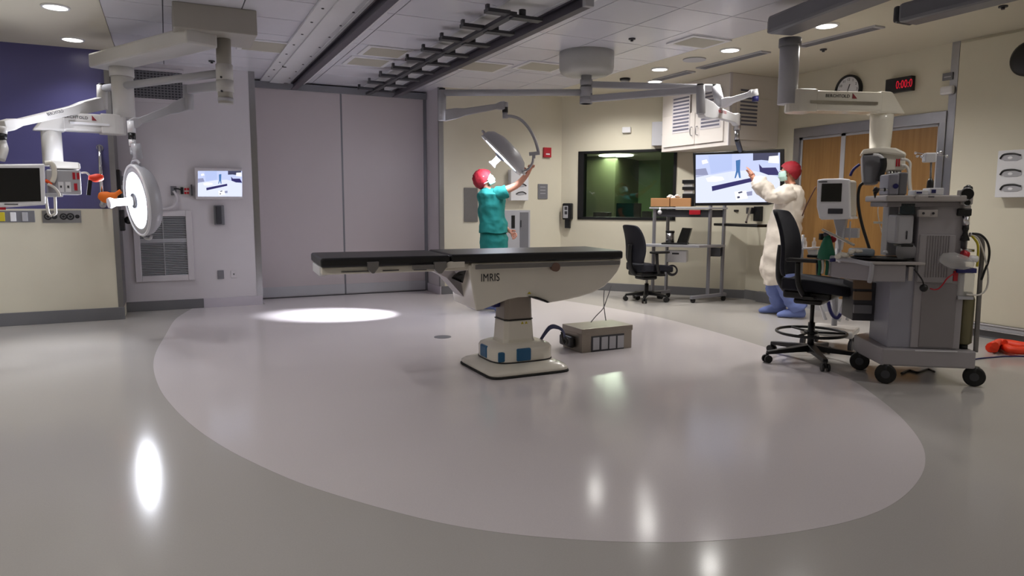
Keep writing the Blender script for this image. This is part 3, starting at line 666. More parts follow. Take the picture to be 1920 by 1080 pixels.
tgt = V((1.78, 8.32, 0)); beam_light(t, L2, (tgt-L2).normalized(), 2300, 21, .4); beam_light(t, L2, (tgt-L2).normalized(), 13, 120, 1, (.86, .88, 1))
# big monitor on the lower right arm
z = 2.47
j0 = V((K2.x, K2.y, z)); j1 = at(1313, 168, Z=z+.01); D1 = math.hypot(j1.x, j1.y)
t = thing('monitor_arm', 'lower arm of the round ceiling drum, its white end holding the big lit monitor', 'support arm', (j1.x, j1.y, 2.2))
mb = MB(); mb.beam(j0, j1, .06, .075); mb.build('extension_arm', M_lgrey, t, bevel=.014)
mb = MB(); column(mb, K2, 2.42, 2.49, .07); mb.build('hub_ring', M_lgrey, t)
jb = at(1314, 213, D=D1); mb = MB(); mb.cyl(jb, j1+V((0, 0, .04)), .045, n=20); mb.use(M_black); mb.cyl(j1+V((0, 0, .04)), j1+V((0, 0, .055)), .036, n=14); mb.build('elbow_post', M_lgrey, t)
s1 = at(1383, 225, D=8.75); spring_arm(t, jb+V((0, 0, .06)), s1, .08, .15, M_white)
text_on('BERCHTOLD', t, (jb+V((0, 0, .06))).lerp(s1, .45)+V((.0, -.06, .01)), M_ink, .045, s1-jb)
mb = MB(); mb.cyl(s1+V((0, 0, .06)), at(1382, 244, D=8.75), .04, n=14); mb.cyl(at(1382, 244, D=8.75), at(1382, 262, D=8.75), .028, n=14); mb.use(M_dgrey); mb.tube([at(1382, 262, D=8.75), at(1385, 272, D=8.85), at(1388, 282, D=8.98)], .03, 10); mb.build('swivel_joint', M_steel, t)
# upper right arm
z = 2.63
j0 = V((K2.x, K2.y, z)); j1 = at(1341, 165, Z=z-.06); D1 = math.hypot(j1.x, j1.y)
t = thing('jointed_boom', 'upper right arm of the ceiling drum reaching toward the right supply boom', 'support arm', (j1.x, j1.y, 2.2))
mb = MB(); mb.beam(j0, j1, .055, .07); mb.build('extension_arm', M_lgrey, t, bevel=.014)
mb = MB(); column(mb, K2, 2.62, 2.68, .068); mb.build('hub_ring', M_lgrey, t)
jb = at(1352, 200, D=D1); mb = MB(); mb.cyl(jb, j1+V((0, 0, .02)), .05, n=20); mb.use(M_black); mb.cyl(j1+V((0, 0, .02)), j1+V((0, 0, .035)), .04, n=14); mb.build('elbow_post', M_lgrey, t)
s1 = at(1414, 174, D=D1-.35); spring_arm(t, jb+V((0, 0, .03)), s1, .06, .08, M_white)
mb = MB(); q = at(1416, 190, D=D1-.35); mb.cyl(s1+V((0, 0, .03)), q+V((0, 0, .05)), .035, n=14); mb.use(M_navy); mb.cyl(q+V((0, 0, .05)), q, .033, n=14); mb.build('swivel_joint', M_white, t)

# ---- right supply boom
t = thing('supply_boom', 'cream supply boom on a thick column under the big grey ceiling beam at right', 'supply boom', (4.87, 4.52, 2.05))
p0 = at(1466, 48, Z=2.80); p1 = at(1655, -25, Z=2.80)
M_drum = MATS['drum_grey']
d = (p1-p0).normalized(); mb = MB(); mb.beam(p0-d*.03, p0+d*1.7, .26, .15); mb.build('ceiling_beam', M_grey, t, bevel=.03)
mb = MB(); mb.beam(p0-d*.07+V((0, 0, 0)), p0-d*.02, .2, .12); mb.build('beam_end_cap', M_dgrey, t, bevel=.02)
C2 = at(1478, 150, D=6.65); C2 = V((C2.x, C2.y, 0))
mb = MB(); column(mb, C2, 2.18, 2.72, .082); mb.build('column', M_lgrey, t)
mb = MB(); column(mb, C2, 2.66, 2.73, .092); mb.build('column_collar', M_grey, t)
e2 = at(1660, 192, D=7.15); body, d, s_ = boomarm(t, (C2.x, C2.y), (e2.x, e2.y), 2.12, 2.29, .2, M_cream)
nrm = s_ if s_.dot(-C2) > 0 else -s_; mid = (C2+V((e2.x, e2.y, 0)))/2+nrm*.103
text('BERCHTOLD', 'lettering', M_tape, t, mid+V((0, 0, 2.245))-d*.06, V((0, 0, 1)).cross(nrm), (0, 0, 1), .038)
r_ = V((0, 0, 1)).cross(nrm); o_ = mid+V((0, 0, 2.245))-d*.06+r_*.16
mb = MB(); mb.prism([o_-r_*.022+V((0, 0, -.018)), o_+r_*.022+V((0, 0, -.018)), o_-r_*.022+V((0, 0, .028))], nrm*.002); mb.build('logo_mark', M_ink, t)
E3 = V((at(1652, 240, D=7.15).x, at(1652, 240, D=7.15).y, 0))
mb = MB(); mb.lathe((E3.x, E3.y, 2.12), (0, 0, -1), [(0, .10), (.06, .095), (.2, .09), (.3, .085), (.33, .11)], 28); mb.build('drop_tube', M_cream, t)
FH = Frame(at(1665, 310, D=7.0)[:2], -YAW-.42)
mb = MB(); mb.prism([FH.w(x, y, 0) for x, y in ((1650, 285), (1698, 290), (1698, 318), (1662, 320), (1655, 330))], FH.b*.3); hd = mb.build('service_head', M_cream, t, bevel=.01)
mb = MB(); mb.prism([FH.w(x, y, -.02) for x, y in ((1616, 290), (1656, 288), (1657, 310), (1646, 346), (1619, 346), (1617, 320))], FH.b*.3); mb.build('side_cover', M_grey, t, bevel=.02)
mb = MB(); mb.prism([FH.w(x, y, -.03) for x, y in ((1614, 289), (1618, 280), (1650, 275), (1680, 277), (1699, 286), (1700, 293), (1650, 287))], FH.b*.34); mb.build('head_cap', M_cream, t, bevel=.015)
for x0 in (1680, 1684.5):
    mb = MB(); FH.box(mb, x0, 298, x0+3, 312, -.006, .004); mb.build('red_outlet', M_red, hd)
mb = MB(); FH.box(mb, 1663, 318, 1690, 338, .05, .2); mb.build('valve_block', M_lgrey, t, bevel=.01)
for k in range(4):
    mb = MB(); mb.cyl(FH.w(1666+k*6, 320, .02), FH.w(1666+k*6, 330, .02), .012, n=10); mb.build('gas_valve', M_chrome, t)
mb = MB(); mb.tube([FH.w(x, y, -.06) for x, y in ((1637, 290), (1648, 291), (1656, 297))], .012, 8); mb.use(M_black); mb.tube([FH.w(x, y, -.06) for x, y in ((1656, 297), (1657, 310), (1653, 325), (1647, 340))], .026, 10)
solo(mb.build('headset_strap', M_white), 'black and white curved strap hooked on the right service head', 'strap')
for i, (pts, lb) in enumerate(((((1690, 299), (1698, 299), (1706, 305), (1706, 318), (1706, 340), (1708, 358)), 'white hose dropping from the upper red outlet of the right boom'), (((1690, 310), (1698, 311), (1703, 320), (1704, 340), (1706, 356), (1716, 364)), 'white hose dropping from the lower red outlet of the right boom'))):
    mb = MB(); mb.tube([FH.w(x, y, -.04-.02*i) for x, y in pts], .012, 8); solo(mb.build('gas_hose', M_cable), lb, 'hose')
# second ceiling beam, top right corner
p0 = at(1700, 28, Z=2.80); p1 = at(1900, -24, Z=2.80); d = (p1-p0).normalized()
t = thing('ceiling_beam_arm', 'dark grey ceiling beam arm cut off by the top right corner', 'support arm', (p0.x, p0.y, 2.72))
mb = MB(); mb.beam(p0, p0+d*1.6, .22, .15); mb.build('beam', M_grey, t, bevel=.03)
mb = MB(); mb.beam(p0-d*.05, p0, .2, .13); mb.build('end_cap', M_dgrey, t, bevel=.02)
mb = MB(); mb.cyl(p0+d*1.3, V((p0.x+d.x*1.3, p0.y+d.y*1.3, CZ)), .12, n=24); mb.build('ceiling_flange', M_lgrey, t)
# same: the right boom's beam is bolted up
# ================================================================ OPERATING TABLE
FT = Frame((.93, 4.88), -.079); TL = 2.39
t = thing('operating_table', 'cream operating table with long black pads on one thick column', 'operating table', (2.46, 4.98, 0))
def pad(a0, a1, z0, z1, b0=0, b1=.66, nm='mattress_pad'):
    mb = MB(); FT.lbox(mb, a0, a1, b0, b1, z0, z1); return mb.build(nm, M_leath, t, bevel=.018, seg=3)
zt_ = FT.px(900, 480)[1]
pad(.0, .93, .868, .935); pad(.935, TL, .872, .94)
# base
mb = MB(); cx, cy = 2.46, 4.98
mb.use(M_rubber); mb.prism([V((cx+.352*math.copysign(abs(math.cos(2*PI*k/36))**(2/9), math.cos(2*PI*k/36)), cy+.352*math.copysign(abs(math.sin(2*PI*k/36))**(2/9), math.sin(2*PI*k/36)), 0)) for k in range(36)], (0, 0, .018)); mb.use(M_cream)
def ring(x, y, z, w, d, c=.06): return [V((x-w+c, y-d, z)), V((x+w-c, y-d, z)), V((x+w, y-d+c, z)), V((x+w, y+d-c, z)), V((x+w-c, y+d, z)), V((x-w+c, y+d, z)), V((x-w, y+d-c, z)), V((x-w, y-d+c, z))]
def rnd_ring(x, y, z, w, d, p=4, n=36): return [V((x+w*math.copysign(abs(math.cos(2*PI*k/n))**(2/p), math.cos(2*PI*k/n)), y+d*math.copysign(abs(math.sin(2*PI*k/n))**(2/p), math.sin(2*PI*k/n)), z)) for k in range(n)]
def loft(mb, secs, cap=True, smooth=False):
    vs = [[mb.bm.verts.new(p) for p in s_] for s_ in secs]; n = len(secs[0])
    for a, b in zip(vs, vs[1:]):
        for k in range(n):
            f = mb.bm.faces.new((a[k], a[(k+1) % n], b[(k+1) % n], b[k])); f.smooth = smooth; f.material_index = mb.cur
    if cap:
        f = mb.bm.faces.new(vs[0][::-1]); f.material_index = mb.cur; f = mb.bm.faces.new(vs[-1]); f.material_index = mb.cur
    return mb
loft(mb, [rnd_ring(cx, cy, .018, .345, .345, 9), rnd_ring(cx, cy, .04, .345, .345, 9), rnd_ring(cx, cy, .058, .325, .325, 8), rnd_ring(cx, cy, .088, .25, .25, 6)], smooth=True); mb.build('base_plate', M_cream, t, bevel=.006)
mb = MB(); loft(mb, [rnd_ring(cx+.01, cy, .085, .245, .225, 4), rnd_ring(cx+.01, cy, .098, .262, .24, 4), rnd_ring(cx+.01, cy, .185, .262, .24, 4), rnd_ring(cx+.01, cy, .205, .25, .228, 4), rnd_ring(cx+.01, cy, .225, .2, .185, 4)], smooth=True); bc = mb.build('base_collar', M_cream, t, smooth_angle=50)
mb = MB(); loft(mb, [rnd_ring(cx+.01, cy, .086, .266, .244, 4), rnd_ring(cx+.01, cy, .097, .266, .244, 4)]); mb.build('collar_seam', M_black, t)
for x0, x1, yy in ((-.235, -.16, -1), (-.09, .035, -1)):
    mb = MB(); mb.box((cx+x0+.0, cy-.25+(.03 if x0 < -.2 else 0), .1), (cx+x1, cy-.2, .2 if x0 > -.2 else .18)); mb.build('grip_pad', M_tblue, bc, bevel=.012)
mb = MB(); mb.box((cx-.258, cy-.04, .1), (cx-.2, cy+.09, .2)); mb.build('grip_pad', M_tblue, bc, bevel=.012)
mb = MB(); loft(mb, [ring(cx, cy, .2, .15, .13, .03), ring(cx, cy, .25, .135, .12, .03), ring(cx, cy, .40, .125, .115, .03)]); lc = mb.build('lower_column', M_cream, t, bevel=.008)
mb = MB(); loft(mb, [ring(cx, cy, .40, .128, .118, .03), ring(cx, cy, .408, .128, .118, .03)]); mb.build('column_seam', M_black, t)
mb = MB(); loft(mb, [ring(cx, cy, .408, .123, .112, .03), ring(cx, cy, .66, .115, .105, .03)]); mb.build('upper_column', mat('taupe_column_cover', (150, 140, 130), .4), t, bevel=.006)
for dx, m_ in ((.02, M_yellow), (.055, M_yellow)):
    mb = MB(); mb.prism([V((cx+dx-.012, cy-.1172, .37)), V((cx+dx+.012, cy-.1172, .37)), V((cx+dx, cy-.1172, .39))], (0, -.003, 0)); mb.build('warning_sticker', m_, lc)
mb = MB(); mb.box((cx-.19, cy-.02, .5), (cx-.125, cy+.04, .56)); mb.build('side_knob', M_navy, t, bevel=.01)
# shell
b_n = .03
prof = [(878, 496), (1166, 487), (1164, 497), (1158, 510), (1147, 524), (1133, 538), (1112, 549), (1086, 557), (1055, 564), (1030, 568), (1024, 566), (1010, 560), (993, 557), (972, 558), (953, 562), (930, 571), (908, 580), (893, 583)]
P3 = [FT.w(x, y, b_n) for x, y in prof]
mb = MB(); mb.prism(P3, FT.b*.58); sh = mb.build('body_shell', M_cream, t, bevel=.014, seg=3)
mb = MB()
Pn = [FT.w(876, 497, .06), FT.w(893, 581, .06)]; Pf = [FT.w(806, 505, .40), FT.w(838, 524, .40), FT.w(868, 556, .34)]
mb.prism([FT.w(804, 504, .3), FT.w(838, 521, .3), FT.w(893, 583, .3), FT.w(900, 583, .3), FT.w(890, 504, .3)], FT.b*.25)
q = [FT.w(838, 521, .3), FT.w(893, 583, .3), FT.w(895, 582, .05), FT.w(880, 505, .05), FT.w(852, 508, .3)]
mb._faces(q, [(0, 1, 2, 3, 4)]); mb.build('shell_nose', M_lav, t, bevel=0)
mb = MB(); mb.prism([FT.w(848, 521, .16), FT.w(853, 515, .2), FT.w(862, 509, .14), FT.w(874, 507, .08), FT.w(872, 514, .08), FT.w(868, 530, .12), FT.w(851, 524, .17)], -FT.b*.012-FT.a*.01); mb.build('vent_opening', M_black, t)
mb = MB(); mb.prism([FT.w(x, y, .0) for x, y in ((993, 557), (1008, 557), (1022, 562), (1031, 567), (1026, 568), (1012, 562))], FT.b*.3); mb.build('arch_gasket', M_black, t)
text('IMRIS', 'lettering', M_tape, sh, FT.w(919, 521, b_n)-FT.b*.0025, FT.a, (0, 0, 1), .085, font_scale=.74)
mb = MB(); mb.prism([FT.w(x, y, b_n-.001) for x, y in ((989, 551), (996, 551), (992.5, 547))], -FT.b*.003); mb.build('warning_sticker', M_yellow, sh)
# frame, rails, clamps
mb = MB(); FT.lbox(mb, .01, 1.2, .05, .61, .815, .868); FT.lbox(mb, 1.1, TL-.01, .02, .63, .835, .872); mb.build('tabletop_frame', M_cream, t, bevel=.008)
mb = MB(); FT.lbox(mb, .0, .05, .12, .54, .80, .868); mb.build('end_bracket', M_white, t, bevel=.006)
for q_ in ((640, 508.5, 692, 510), (718, 506.5, 748, 508), (776, 505, 800, 506.5)):
    mb = MB(); FT.box(mb, *q_, .04, .06); mb.build('frame_slot', M_dgrey, t)
for x0, x1, y0, y1 in ((772, 826, 493, 503), (890, 1160, 489.5, 500)):
    mb = MB(); ym = FT.px((x0+x1)/2, y0)[1]; a0_, a1_ = FT.px(x0, 498)[0], FT.px(x1, 498)[0]; FT.lbox(mb, a0_, a1_, -.022, -.010, ym-.045, ym-.012); sr = mb.build('side_rail', M_dsteel, t, bevel=.003)
    mb = MB()
    for a_ in (a0_+.05, a1_-.05): FT.lbox(mb, a_-.012, a_+.012, -.012, .04, ym-.045, ym-.012)
    mb.build('rail_spacer', M_steel, sr)
for x0, x1 in ((689, 711), (814, 838)):
    mb = MB(); mb.prism([FT.w(x, y, -.03) for x, y in ((x0, 491.5), (x1, 490.5), (x1-1, 502), (x1-6, 509), (x1-9, 513), (x0+9, 513), (x0+2, 507))], FT.b*.04); mb.build('rail_clamp', M_dsteel, t, bevel=.004)
mb = MB(); mb.lathe(FT.w(1043, 501, -.03), FT.b, [(0, .035), (.03, .035), (.06, .03)], 20); mb.build('rail_knob', mat('brown_knob', (118, 92, 80), .5), t)
mb = MB(); FT.box(mb, 838, 490, 872, 502, 0, .06); mb.build('joint_block', M_cream, t, bevel=.006)
# ---- stainless connection box
A, B, C = at(1091, 662.5, Z=0), at(1184, 652, Z=0), at(1061, 652.5, Z=0)
ang = math.atan2((B-A).y, (B-A).x); FX = Frame(A, ang); Lb = (B-A).length; Db = .32; hb = FX.px(1091, 617.5)[1]
t = thing('connection_box', 'stainless steel box with four pale plates on the floor beside the operating table', 'equipment box', FX.P(Lb/2, Db/2, 0))
M_box = mat('stainless_box', (150, 142, 132), .38, .75, var=.06, scale=12)
mb = MB(); FX.lbox(mb, 0, Lb, 0, Db, 0, hb-.02); mb.build('housing', M_box, t, bevel=.004)
mb = MB(); FX.lbox(mb, -.006, Lb+.006, -.006, Db+.006, hb-.05, hb); mb.build('lid', M_box, t, bevel=.004)
mb = MB(); FX.box(mb, 1109, 628, 1170, 660, -.004, .001); fr = mb.build('plate_recess', M_dgrey, t)
for i, x0 in enumerate((1112, 1128, 1143, 1158)):
    mb = MB(); FX.box(mb, x0, 633-i*1.3, x0+12, 656-i*1.3, -.009, -.003); mb.build('cover_plate', M_lgrey, t, bevel=.002)
mb = MB(); c = FX.P(0, Db*.62, hb*.38)
mb.box((c.x-.05, c.y-.1, .03), (c.x+.0, c.y+.12, hb*.6)); mb.build('cable_plug', M_black, t, bevel=.02)
for i, (dz, yy) in enumerate(((0, 0), (.012, .03))):
    mb = MB(); P0 = V((cx+.24, cy+.02, .17)); mb.tube([P0, at(1030, 617-4*i, D=5.6), at(1046, 615-2*i, D=5.65), at(1056, 622, D=5.7), c+V((-.06, yy, .02))], .011, 8)
    solo(mb.build('power_cable', M_bcable), ('lower', 'upper')[i]+' blue-grey cable joining the table base to the steel box', 'cable')
mb = MB(); mb.tube([at(1053, 622, D=5.72), at(1055, 634, D=5.72), at(1058, 644, D=5.72), at(1062, 640, D=5.72)], .009, 8); mb.torus(at(1061, 640, D=5.7), FX.a, .025, .012, 18, 8); solo(mb.build('coiled_cable', M_black), 'short black coiled cable at the left end of the steel box', 'cable')
for i, pts in enumerate((((1147, 535), (1138, 560), (1131, 578), (1118, 592), (1108, 604)), ((1133, 542), (1132, 560), (1133, 580), (1136, 601)))):
    mb = MB(); mb.tube([FX.w(x, y, .12+.05*i) for x, y in pts], .0045, 6)
    solo(mb.build('thin_wire', mat('grey_wire', (140, 140, 146), .5)), ('thin grey wire crossing down to the left part of the steel box lid', 'thin grey wire dropping straight to the middle of the steel box lid')[i], 'wire')

# ================================================================ CHAIRS
def make_chair(name, label, loc, rz, seat, back_top, arm, ring=None, fabric=None, base_r=.31):
    fabric = fabric or M_fabric
    t = thing(name, label, 'chair', (loc[0], loc[1], 0), rz)
    def B(mb, nm, m, par=None, **k): return mb.build(nm, m, par or t, local=True, **k)
    # seat cushion
    mb = MB(); nx, ny = 9, 9; g = []
    for top in (1, 0):
        rows = []
        for i in range(nx):
            u = i/(nx-1); x = -.2+.53*u; row = []
            for j in range(ny):
                v = j/(ny-1)*2-1; wd = .25*(1-.10*(1-u)**2)*(1-.10*u**6); y = v*wd
                xx = x-.03*abs(v)**3*(u**4)*2
                z = seat-(.0 if top else .095)+(.018*v*v-.035*u**3+.012*(1-u)**2 if top else .02*(u**3)*-1+.02*abs(v)**2)
                row.append(mb.bm.verts.new((xx, y, z)))
            rows.append(row)
        g.append(rows)
    for k in (0, 1):
        for i in range(nx-1):
            for j in range(ny-1): mb.bm.faces.new((g[k][i][j], g[k][i+1][j], g[k][i+1][j+1], g[k][i][j+1]))
    for i in range(nx-1):
        for j in (0, ny-1): mb.bm.faces.new((g[0][i][j], g[0][i+1][j], g[1][i+1][j], g[1][i][j]))
    for j in range(ny-1):
        for i in (0, nx-1): mb.bm.faces.new((g[0][i][j], g[0][i][j+1], g[1][i][j+1], g[1][i][j]))
    B(mb, 'seat', fabric, bevel=.02, seg=3, smooth_angle=50)
    mb = MB(); mb.box((-.2, -.17, seat-.15), (.18, .17, seat-.08)); mb.box((-.13, -.11, seat-.2), (.1, .11, seat-.15)); B(mb, 'tilt_mechanism', M_black, bevel=.02)
    # backrest: curved shell
    zb_ = seat+.03; hgt = back_top-zb_
    prof = [(-.20, 0, .18), (-.215, .1, .205), (-.205, .25, .225), (-.20, .4, .23), (-.215, .6, .225), (-.25, .8, .21), (-.29, .95, .185), (-.305, 1.0, .15)]
    mb = MB(); g = []
    for side in (0, 1):
        rows = []
        for (x, f, w) in prof:
            row = []
            for j in range(9):
                v = j/4-1; row.append(mb.bm.verts.new((x-.055*(1-v*v)*(.9 if side == 0 else .9)-side*.035+.03, v*w, zb_+hgt*f-.01*v*v*(f > .9))))
            rows.append(row)
        g.append(rows)
    n_ = len(prof)
    for k in (0, 1):
        for i in range(n_-1):
            for j in range(8): mb.bm.faces.new((g[k][i][j], g[k][i+1][j], g[k][i+1][j+1], g[k][i][j+1]))
    for i in range(n_-1):
        for j in (0, 8): mb.bm.faces.new((g[0][i][j], g[0][i+1][j], g[1][i+1][j], g[1][i][j]))
    for j in range(8):
        for i in (0, n_-1): mb.bm.faces.new((g[0][i][j], g[0][i][j+1], g[1][i][j+1], g[1][i][j]))
    B(mb, 'backrest', fabric, bevel=.01, smooth_angle=60, sub=1)
    mb = MB(); mb.tube([(-.02, 0, seat-.12), (-.18, 0, seat-.12), (-.27, 0, seat-.03), (-.285, 0, seat+.12), (-.275, 0, seat+.28)], .035, 10); B(mb, 'back_support', M_black)
    for s_ in (-1, 1):
        mb = MB(); mb.tube([(0, s_*.14, seat-.11), (0, s_*.27, seat-.10), (-.04, s_*.29, seat-.0), (-.05, s_*.285, arm-.02)], .022, 8); ar = B(mb, 'armrest', M_black)
        mb = MB(); mb.prism([(-.14, s_*.285-.045, arm-.02), (.1, s_*.285-.05, arm-.02), (.15, s_*.285-.02, arm-.02), (.15, s_*.285+.02, arm-.02), (.1, s_*.285+.05, arm-.02), (-.14, s_*.285+.045, arm-.02)], (0, 0, .03)); B(mb, 'arm_pad', M_black, ar, bevel=.012, seg=3)
    mb = MB(); mb.cyl((0, 0, seat-.13), (0, 0, .3 if ring else .2), .017, n=14); B(mb, 'gas_lift', M_dsteel if not ring else M_black)
    mb = MB(); mb.cyl((0, 0, .07), (0, 0, .33 if ring else .24), .028, n=16); B(mb, 'lift_sleeve', M_black)
    mb = MB(); mb.tube([(.0, -.14, seat-.1), (.04, -.24, seat-.12)], .007, 6); mb.box((.0, -.3, seat-.135), (.09, -.22, seat-.11)); B(mb, 'lever', M_black, bevel=.006)
    if ring:
        mb = MB(); mb.torus((0, 0, ring), (0, 0, 1), .275, .0125, 48, 8); mb.torus((0, 0, ring), (0, 0, 1), .045, .014, 20, 8)
        for k in range(3):
            a = 2*PI*k/3+.4; mb.cyl((.04*math.cos(a), .04*math.sin(a), ring), (.27*math.cos(a), .27*math.sin(a), ring), .009, n=8)
        B(mb, 'foot_ring', M_black)
    for k in range(5):
        a = 2*PI*k/5+.25; ca, sa = math.cos(a), math.sin(a); r = base_r
        mb = MB(); P0 = V((0, 0, .115)); P1 = V((ca*r, sa*r, .085)); sd = V((-sa, ca, 0))
        loft(mb, [[P+sd*w+V((0, 0, h)) for w, h in ((-w_, -h_), (w_, -h_), (w_, h_), (-w_, h_))] for P, w_, h_ in ((P0, .034, .03), (P0.lerp(P1, .5), .028, .02), (P1, .02, .014))]); lg = B(mb, 'base_arm', M_black, bevel=.005)
        c_ = V((ca*r, sa*r, 0)); mb = MB()
        mb.cyl(c_+V((0, 0, .05)), c_+V((0, 0, .085)), .012, n=8)
        mb.cyl(c_+sd*.012+V((0, 0, .033)), c_+sd*.032+V((0, 0, .033)), .032, n=16); mb.cyl(c_-sd*.032+V((0, 0, .033)), c_-sd*.012+V((0, 0, .033)), .032, n=16); mb.box(tuple(c_+V((-.014, -.014, .03))), tuple(c_+V((.014, .014, .065)))); B(mb, 'caster', M_black, lg)
    return t
cc = at(1518, 676, Z=0)
make_chair('drafting_chair', 'tall black drafting chair with foot ring in front of the anesthesia machine', cc, -YAW-.68, .69, 1.275, .875, ring=.245, base_r=.40)
c2 = at(1212, 552, D=9.75)
make_chair('office_chair', 'low black office chair facing the computer cart beneath the window', c2, -YAW+.42, .50, 1.05, .69, base_r=.29)

# ================================================================ COMPUTER CART
def fl(x, D): p = at(x, 560, D=D); return V((p.x, p.y, 0))
LF, LBk, RF, RB = fl(1223, 9.95), fl(1248, 10.14), fl(1326, 9.85), fl(1352, 10.0)
t = thing('computer_cart', 'grey metal computer cart with two shelves standing against the right wall', 'cart', (LF+RB)/2)
M_post = mat('grey_cart_post', (150, 150, 158), .35, .4)
for p in (LF, LBk, RF, RB):
    mb = MB(); top_ = at(1328, 383, D=9.9).z if p in (RF, RB) else 1.29; mb.box((p.x-.018, p.y-.018, .1), (p.x+.018, p.y+.018, top_)); mb.build('post', M_post, t, bevel=.003)
fwd = (LF-LBk+RF-RB).normalized(); fwdL = fwd
for p, q in ((LF, LBk), (RF, RB)):
    mb = MB(); a_ = q-fwd*.08; b_ = p+fwd*.30
    mb.beam(a_+V((0, 0, .09)), b_+V((0, 0, .075)), .05, .045); fo = mb.build('foot_bar', M_post, t, bevel=.008)
    for z_ in (a_+fwd*.04, b_-fwd*.04):
        mb = MB(); sd = V((-fwd.y, fwd.x, 0)); mb.cyl(z_+sd*.014+V((0, 0, .035)), z_-sd*.014+V((0, 0, .035)), .034, n=16); mb.build('caster', M_black, fo)
def shelf(z, f0, f1, th, nm, m):
    mb = MB(); ax = (RF-LF).normalized(); pts = [LF-ax*.03+fwd*f1, RF+ax*.03+fwd*f1, RB+ax*.03-fwd*f0, LBk-ax*.03-fwd*f0]
    mb.prism([p+V((0, 0, z)) for p in pts], (0, 0, th)); return mb.build(nm, m, t, bevel=.004)
zs1 = at(1270, 392, D=9.8).z; zs2 = at(1270, 464, D=9.7).z
shelf(zs1, .02, .06, .025, 'upper_shelf', M_lgrey); mb = MB(); ax = (RF-LF).normalized()
mb.prism([p+V((0, 0, zs1-.11)) for p in (LF+ax*.02, RF-ax*.02, RB-ax*.02, LBk+ax*.02)], (0, 0, .10)); mb.build('equipment_tray', M_dgrey, t, bevel=.004)
shelf(zs2, .0, .22, .035, 'desk_shelf', M_lgrey)
FCt = Frame(LF+fwd*.06, math.atan2((RF-LF).y, (RF-LF).x))
def citem(name, m, x0, y0, x1, y1, b0, b1, label, cat, bevel=.004, group=None, mb=None):
    mb = mb or MB(); FCt.box(mb, x0, y0, x1, y1, b0, b1); return solo(mb.build(name, m, bevel=bevel), label, cat, group)
citem('cardboard_box', M_card, 1220, 371.5, 1255, 387.3, .0, .22, 'brown cardboard box at the left end of the upper cart shelf', 'box', group=None)
citem('cardboard_box', M_card, 1256.5, 371.5, 1295, 387.3, .02, .24, 'brown cardboard box under the crumpled gloves on the cart', 'box')
mb = MB(); random.seed(3)
for k in range(9): mb.sphere(FCt.w(1254+k*2.6, 369.5-2.5*math.sin(k*1.3), .1+.02*(k % 3)), .026, (1.3, 1, .7), 6)
solo(mb.build('crumpled_gloves', M_paper), 'crumpled white gloves on top of the cardboard box', 'gloves')
for i, (y0, y1) in enumerate(((337, 344), (350, 356), (363, 387))):
    citem('black_equipment_box', M_black, 1279, y0, 1302, y1, .1, .3, ('topmost thin black box stacked behind the big lit monitor', 'middle thin black box in the stack behind the big monitor', 'thick black box at the bottom of the stack behind the monitor')[i], 'box')
citem('stack_spacer', M_offw, 1282, 344, 1299, 350, .12, .28, 'pale spacer between the upper two black boxes behind the monitor', 'box'); citem('stack_spacer', M_offw, 1282, 356, 1299, 363, .12, .28, 'pale spacer resting on the thick bottom black box behind the monitor', 'box')
mb = MB(); mb.sphere(FCt.w(1237, 398, -.03), .03, n=10); mb.cyl(FCt.w(1238, 389, -.03), FCt.w(1237, 396, -.03), .012, n=8); solo(mb.build('clip_lamp', M_white), 'small white clip lamp hanging at the left of the upper cart shelf', 'lamp')
citem('red_folder', M_red, 1292, 394, 1313, 402.5, -.004, .1, 'red box in the dark tray under the upper cart shelf', 'box')
# laptop, mug
t = thing('laptop', 'open black laptop on the desk shelf of the cart', 'laptop', FCt.w(1265, 458, 0)); zz = zs2+.036
mb = MB(); a0_, a1_ = FCt.px(1242, 458, 0)[0], FCt.px(1290, 458, 0)[0]; FCt.lbox(mb, a0_, a1_, -.1, .13, zz, zz+.018); mb.build('keyboard_base', M_black, t, bevel=.004)
mb = MB(); mb.prism([FCt.w(1268, 457, .02), FCt.w(1287, 458, .0), FCt.w(1296, 428, .0), FCt.w(1279, 427, .02)], FCt.b*.05+FCt.a*.012); mb.build('laptop_screen', M_screen, t, bevel=.003)
t = thing('travel_mug', 'silver canister with black lid beside the laptop', 'mug', FCt.P(FCt.px(1256, 450)[0], .08, zz))
c_ = FCt.P(FCt.px(1256, 450, .08)[0], .08, zz); mb = MB(); mb.cyl(c_, c_+V((0, 0, .15)), .06, n=24); mb.build('canister_body', M_steel, t)
mb = MB(); mb.cyl(c_+V((0, 0, .15)), c_+V((0, 0, .18)), .062, n=24); mb.build('lid', M_black, t, bevel=.004)
t = thing('wall_box', 'white box with a printed label hanging under the desk shelf', 'box', FCt.w(1268, 492, .0))
mb = MB(); FCt.box(mb, 1250, 470, 1287, 492, .0, .2); mb.build('box_body', M_white, t, bevel=.008); mb = MB(); FCt.box(mb, 1260, 474, 1273, 477, -.003, .0); mb.build('label_strip', M_dgrey, t)
citem('black_docking_unit', M_dgrey, 1329, 465, 1351, 481, .1, .25, 'small dark grey unit fixed at the right end of the desk shelf', 'electronic unit')
mb = MB(); mb.torus(FCt.w(1260, 507, .05), FCt.b, .068, .012, 28, 8); mb.torus(FCt.w(1261, 506, .08), FCt.b, .06, .01, 28, 8); solo(mb.build('cable_coil', M_dgrey), 'dark cable coiled in a ring on the cart post', 'cable')

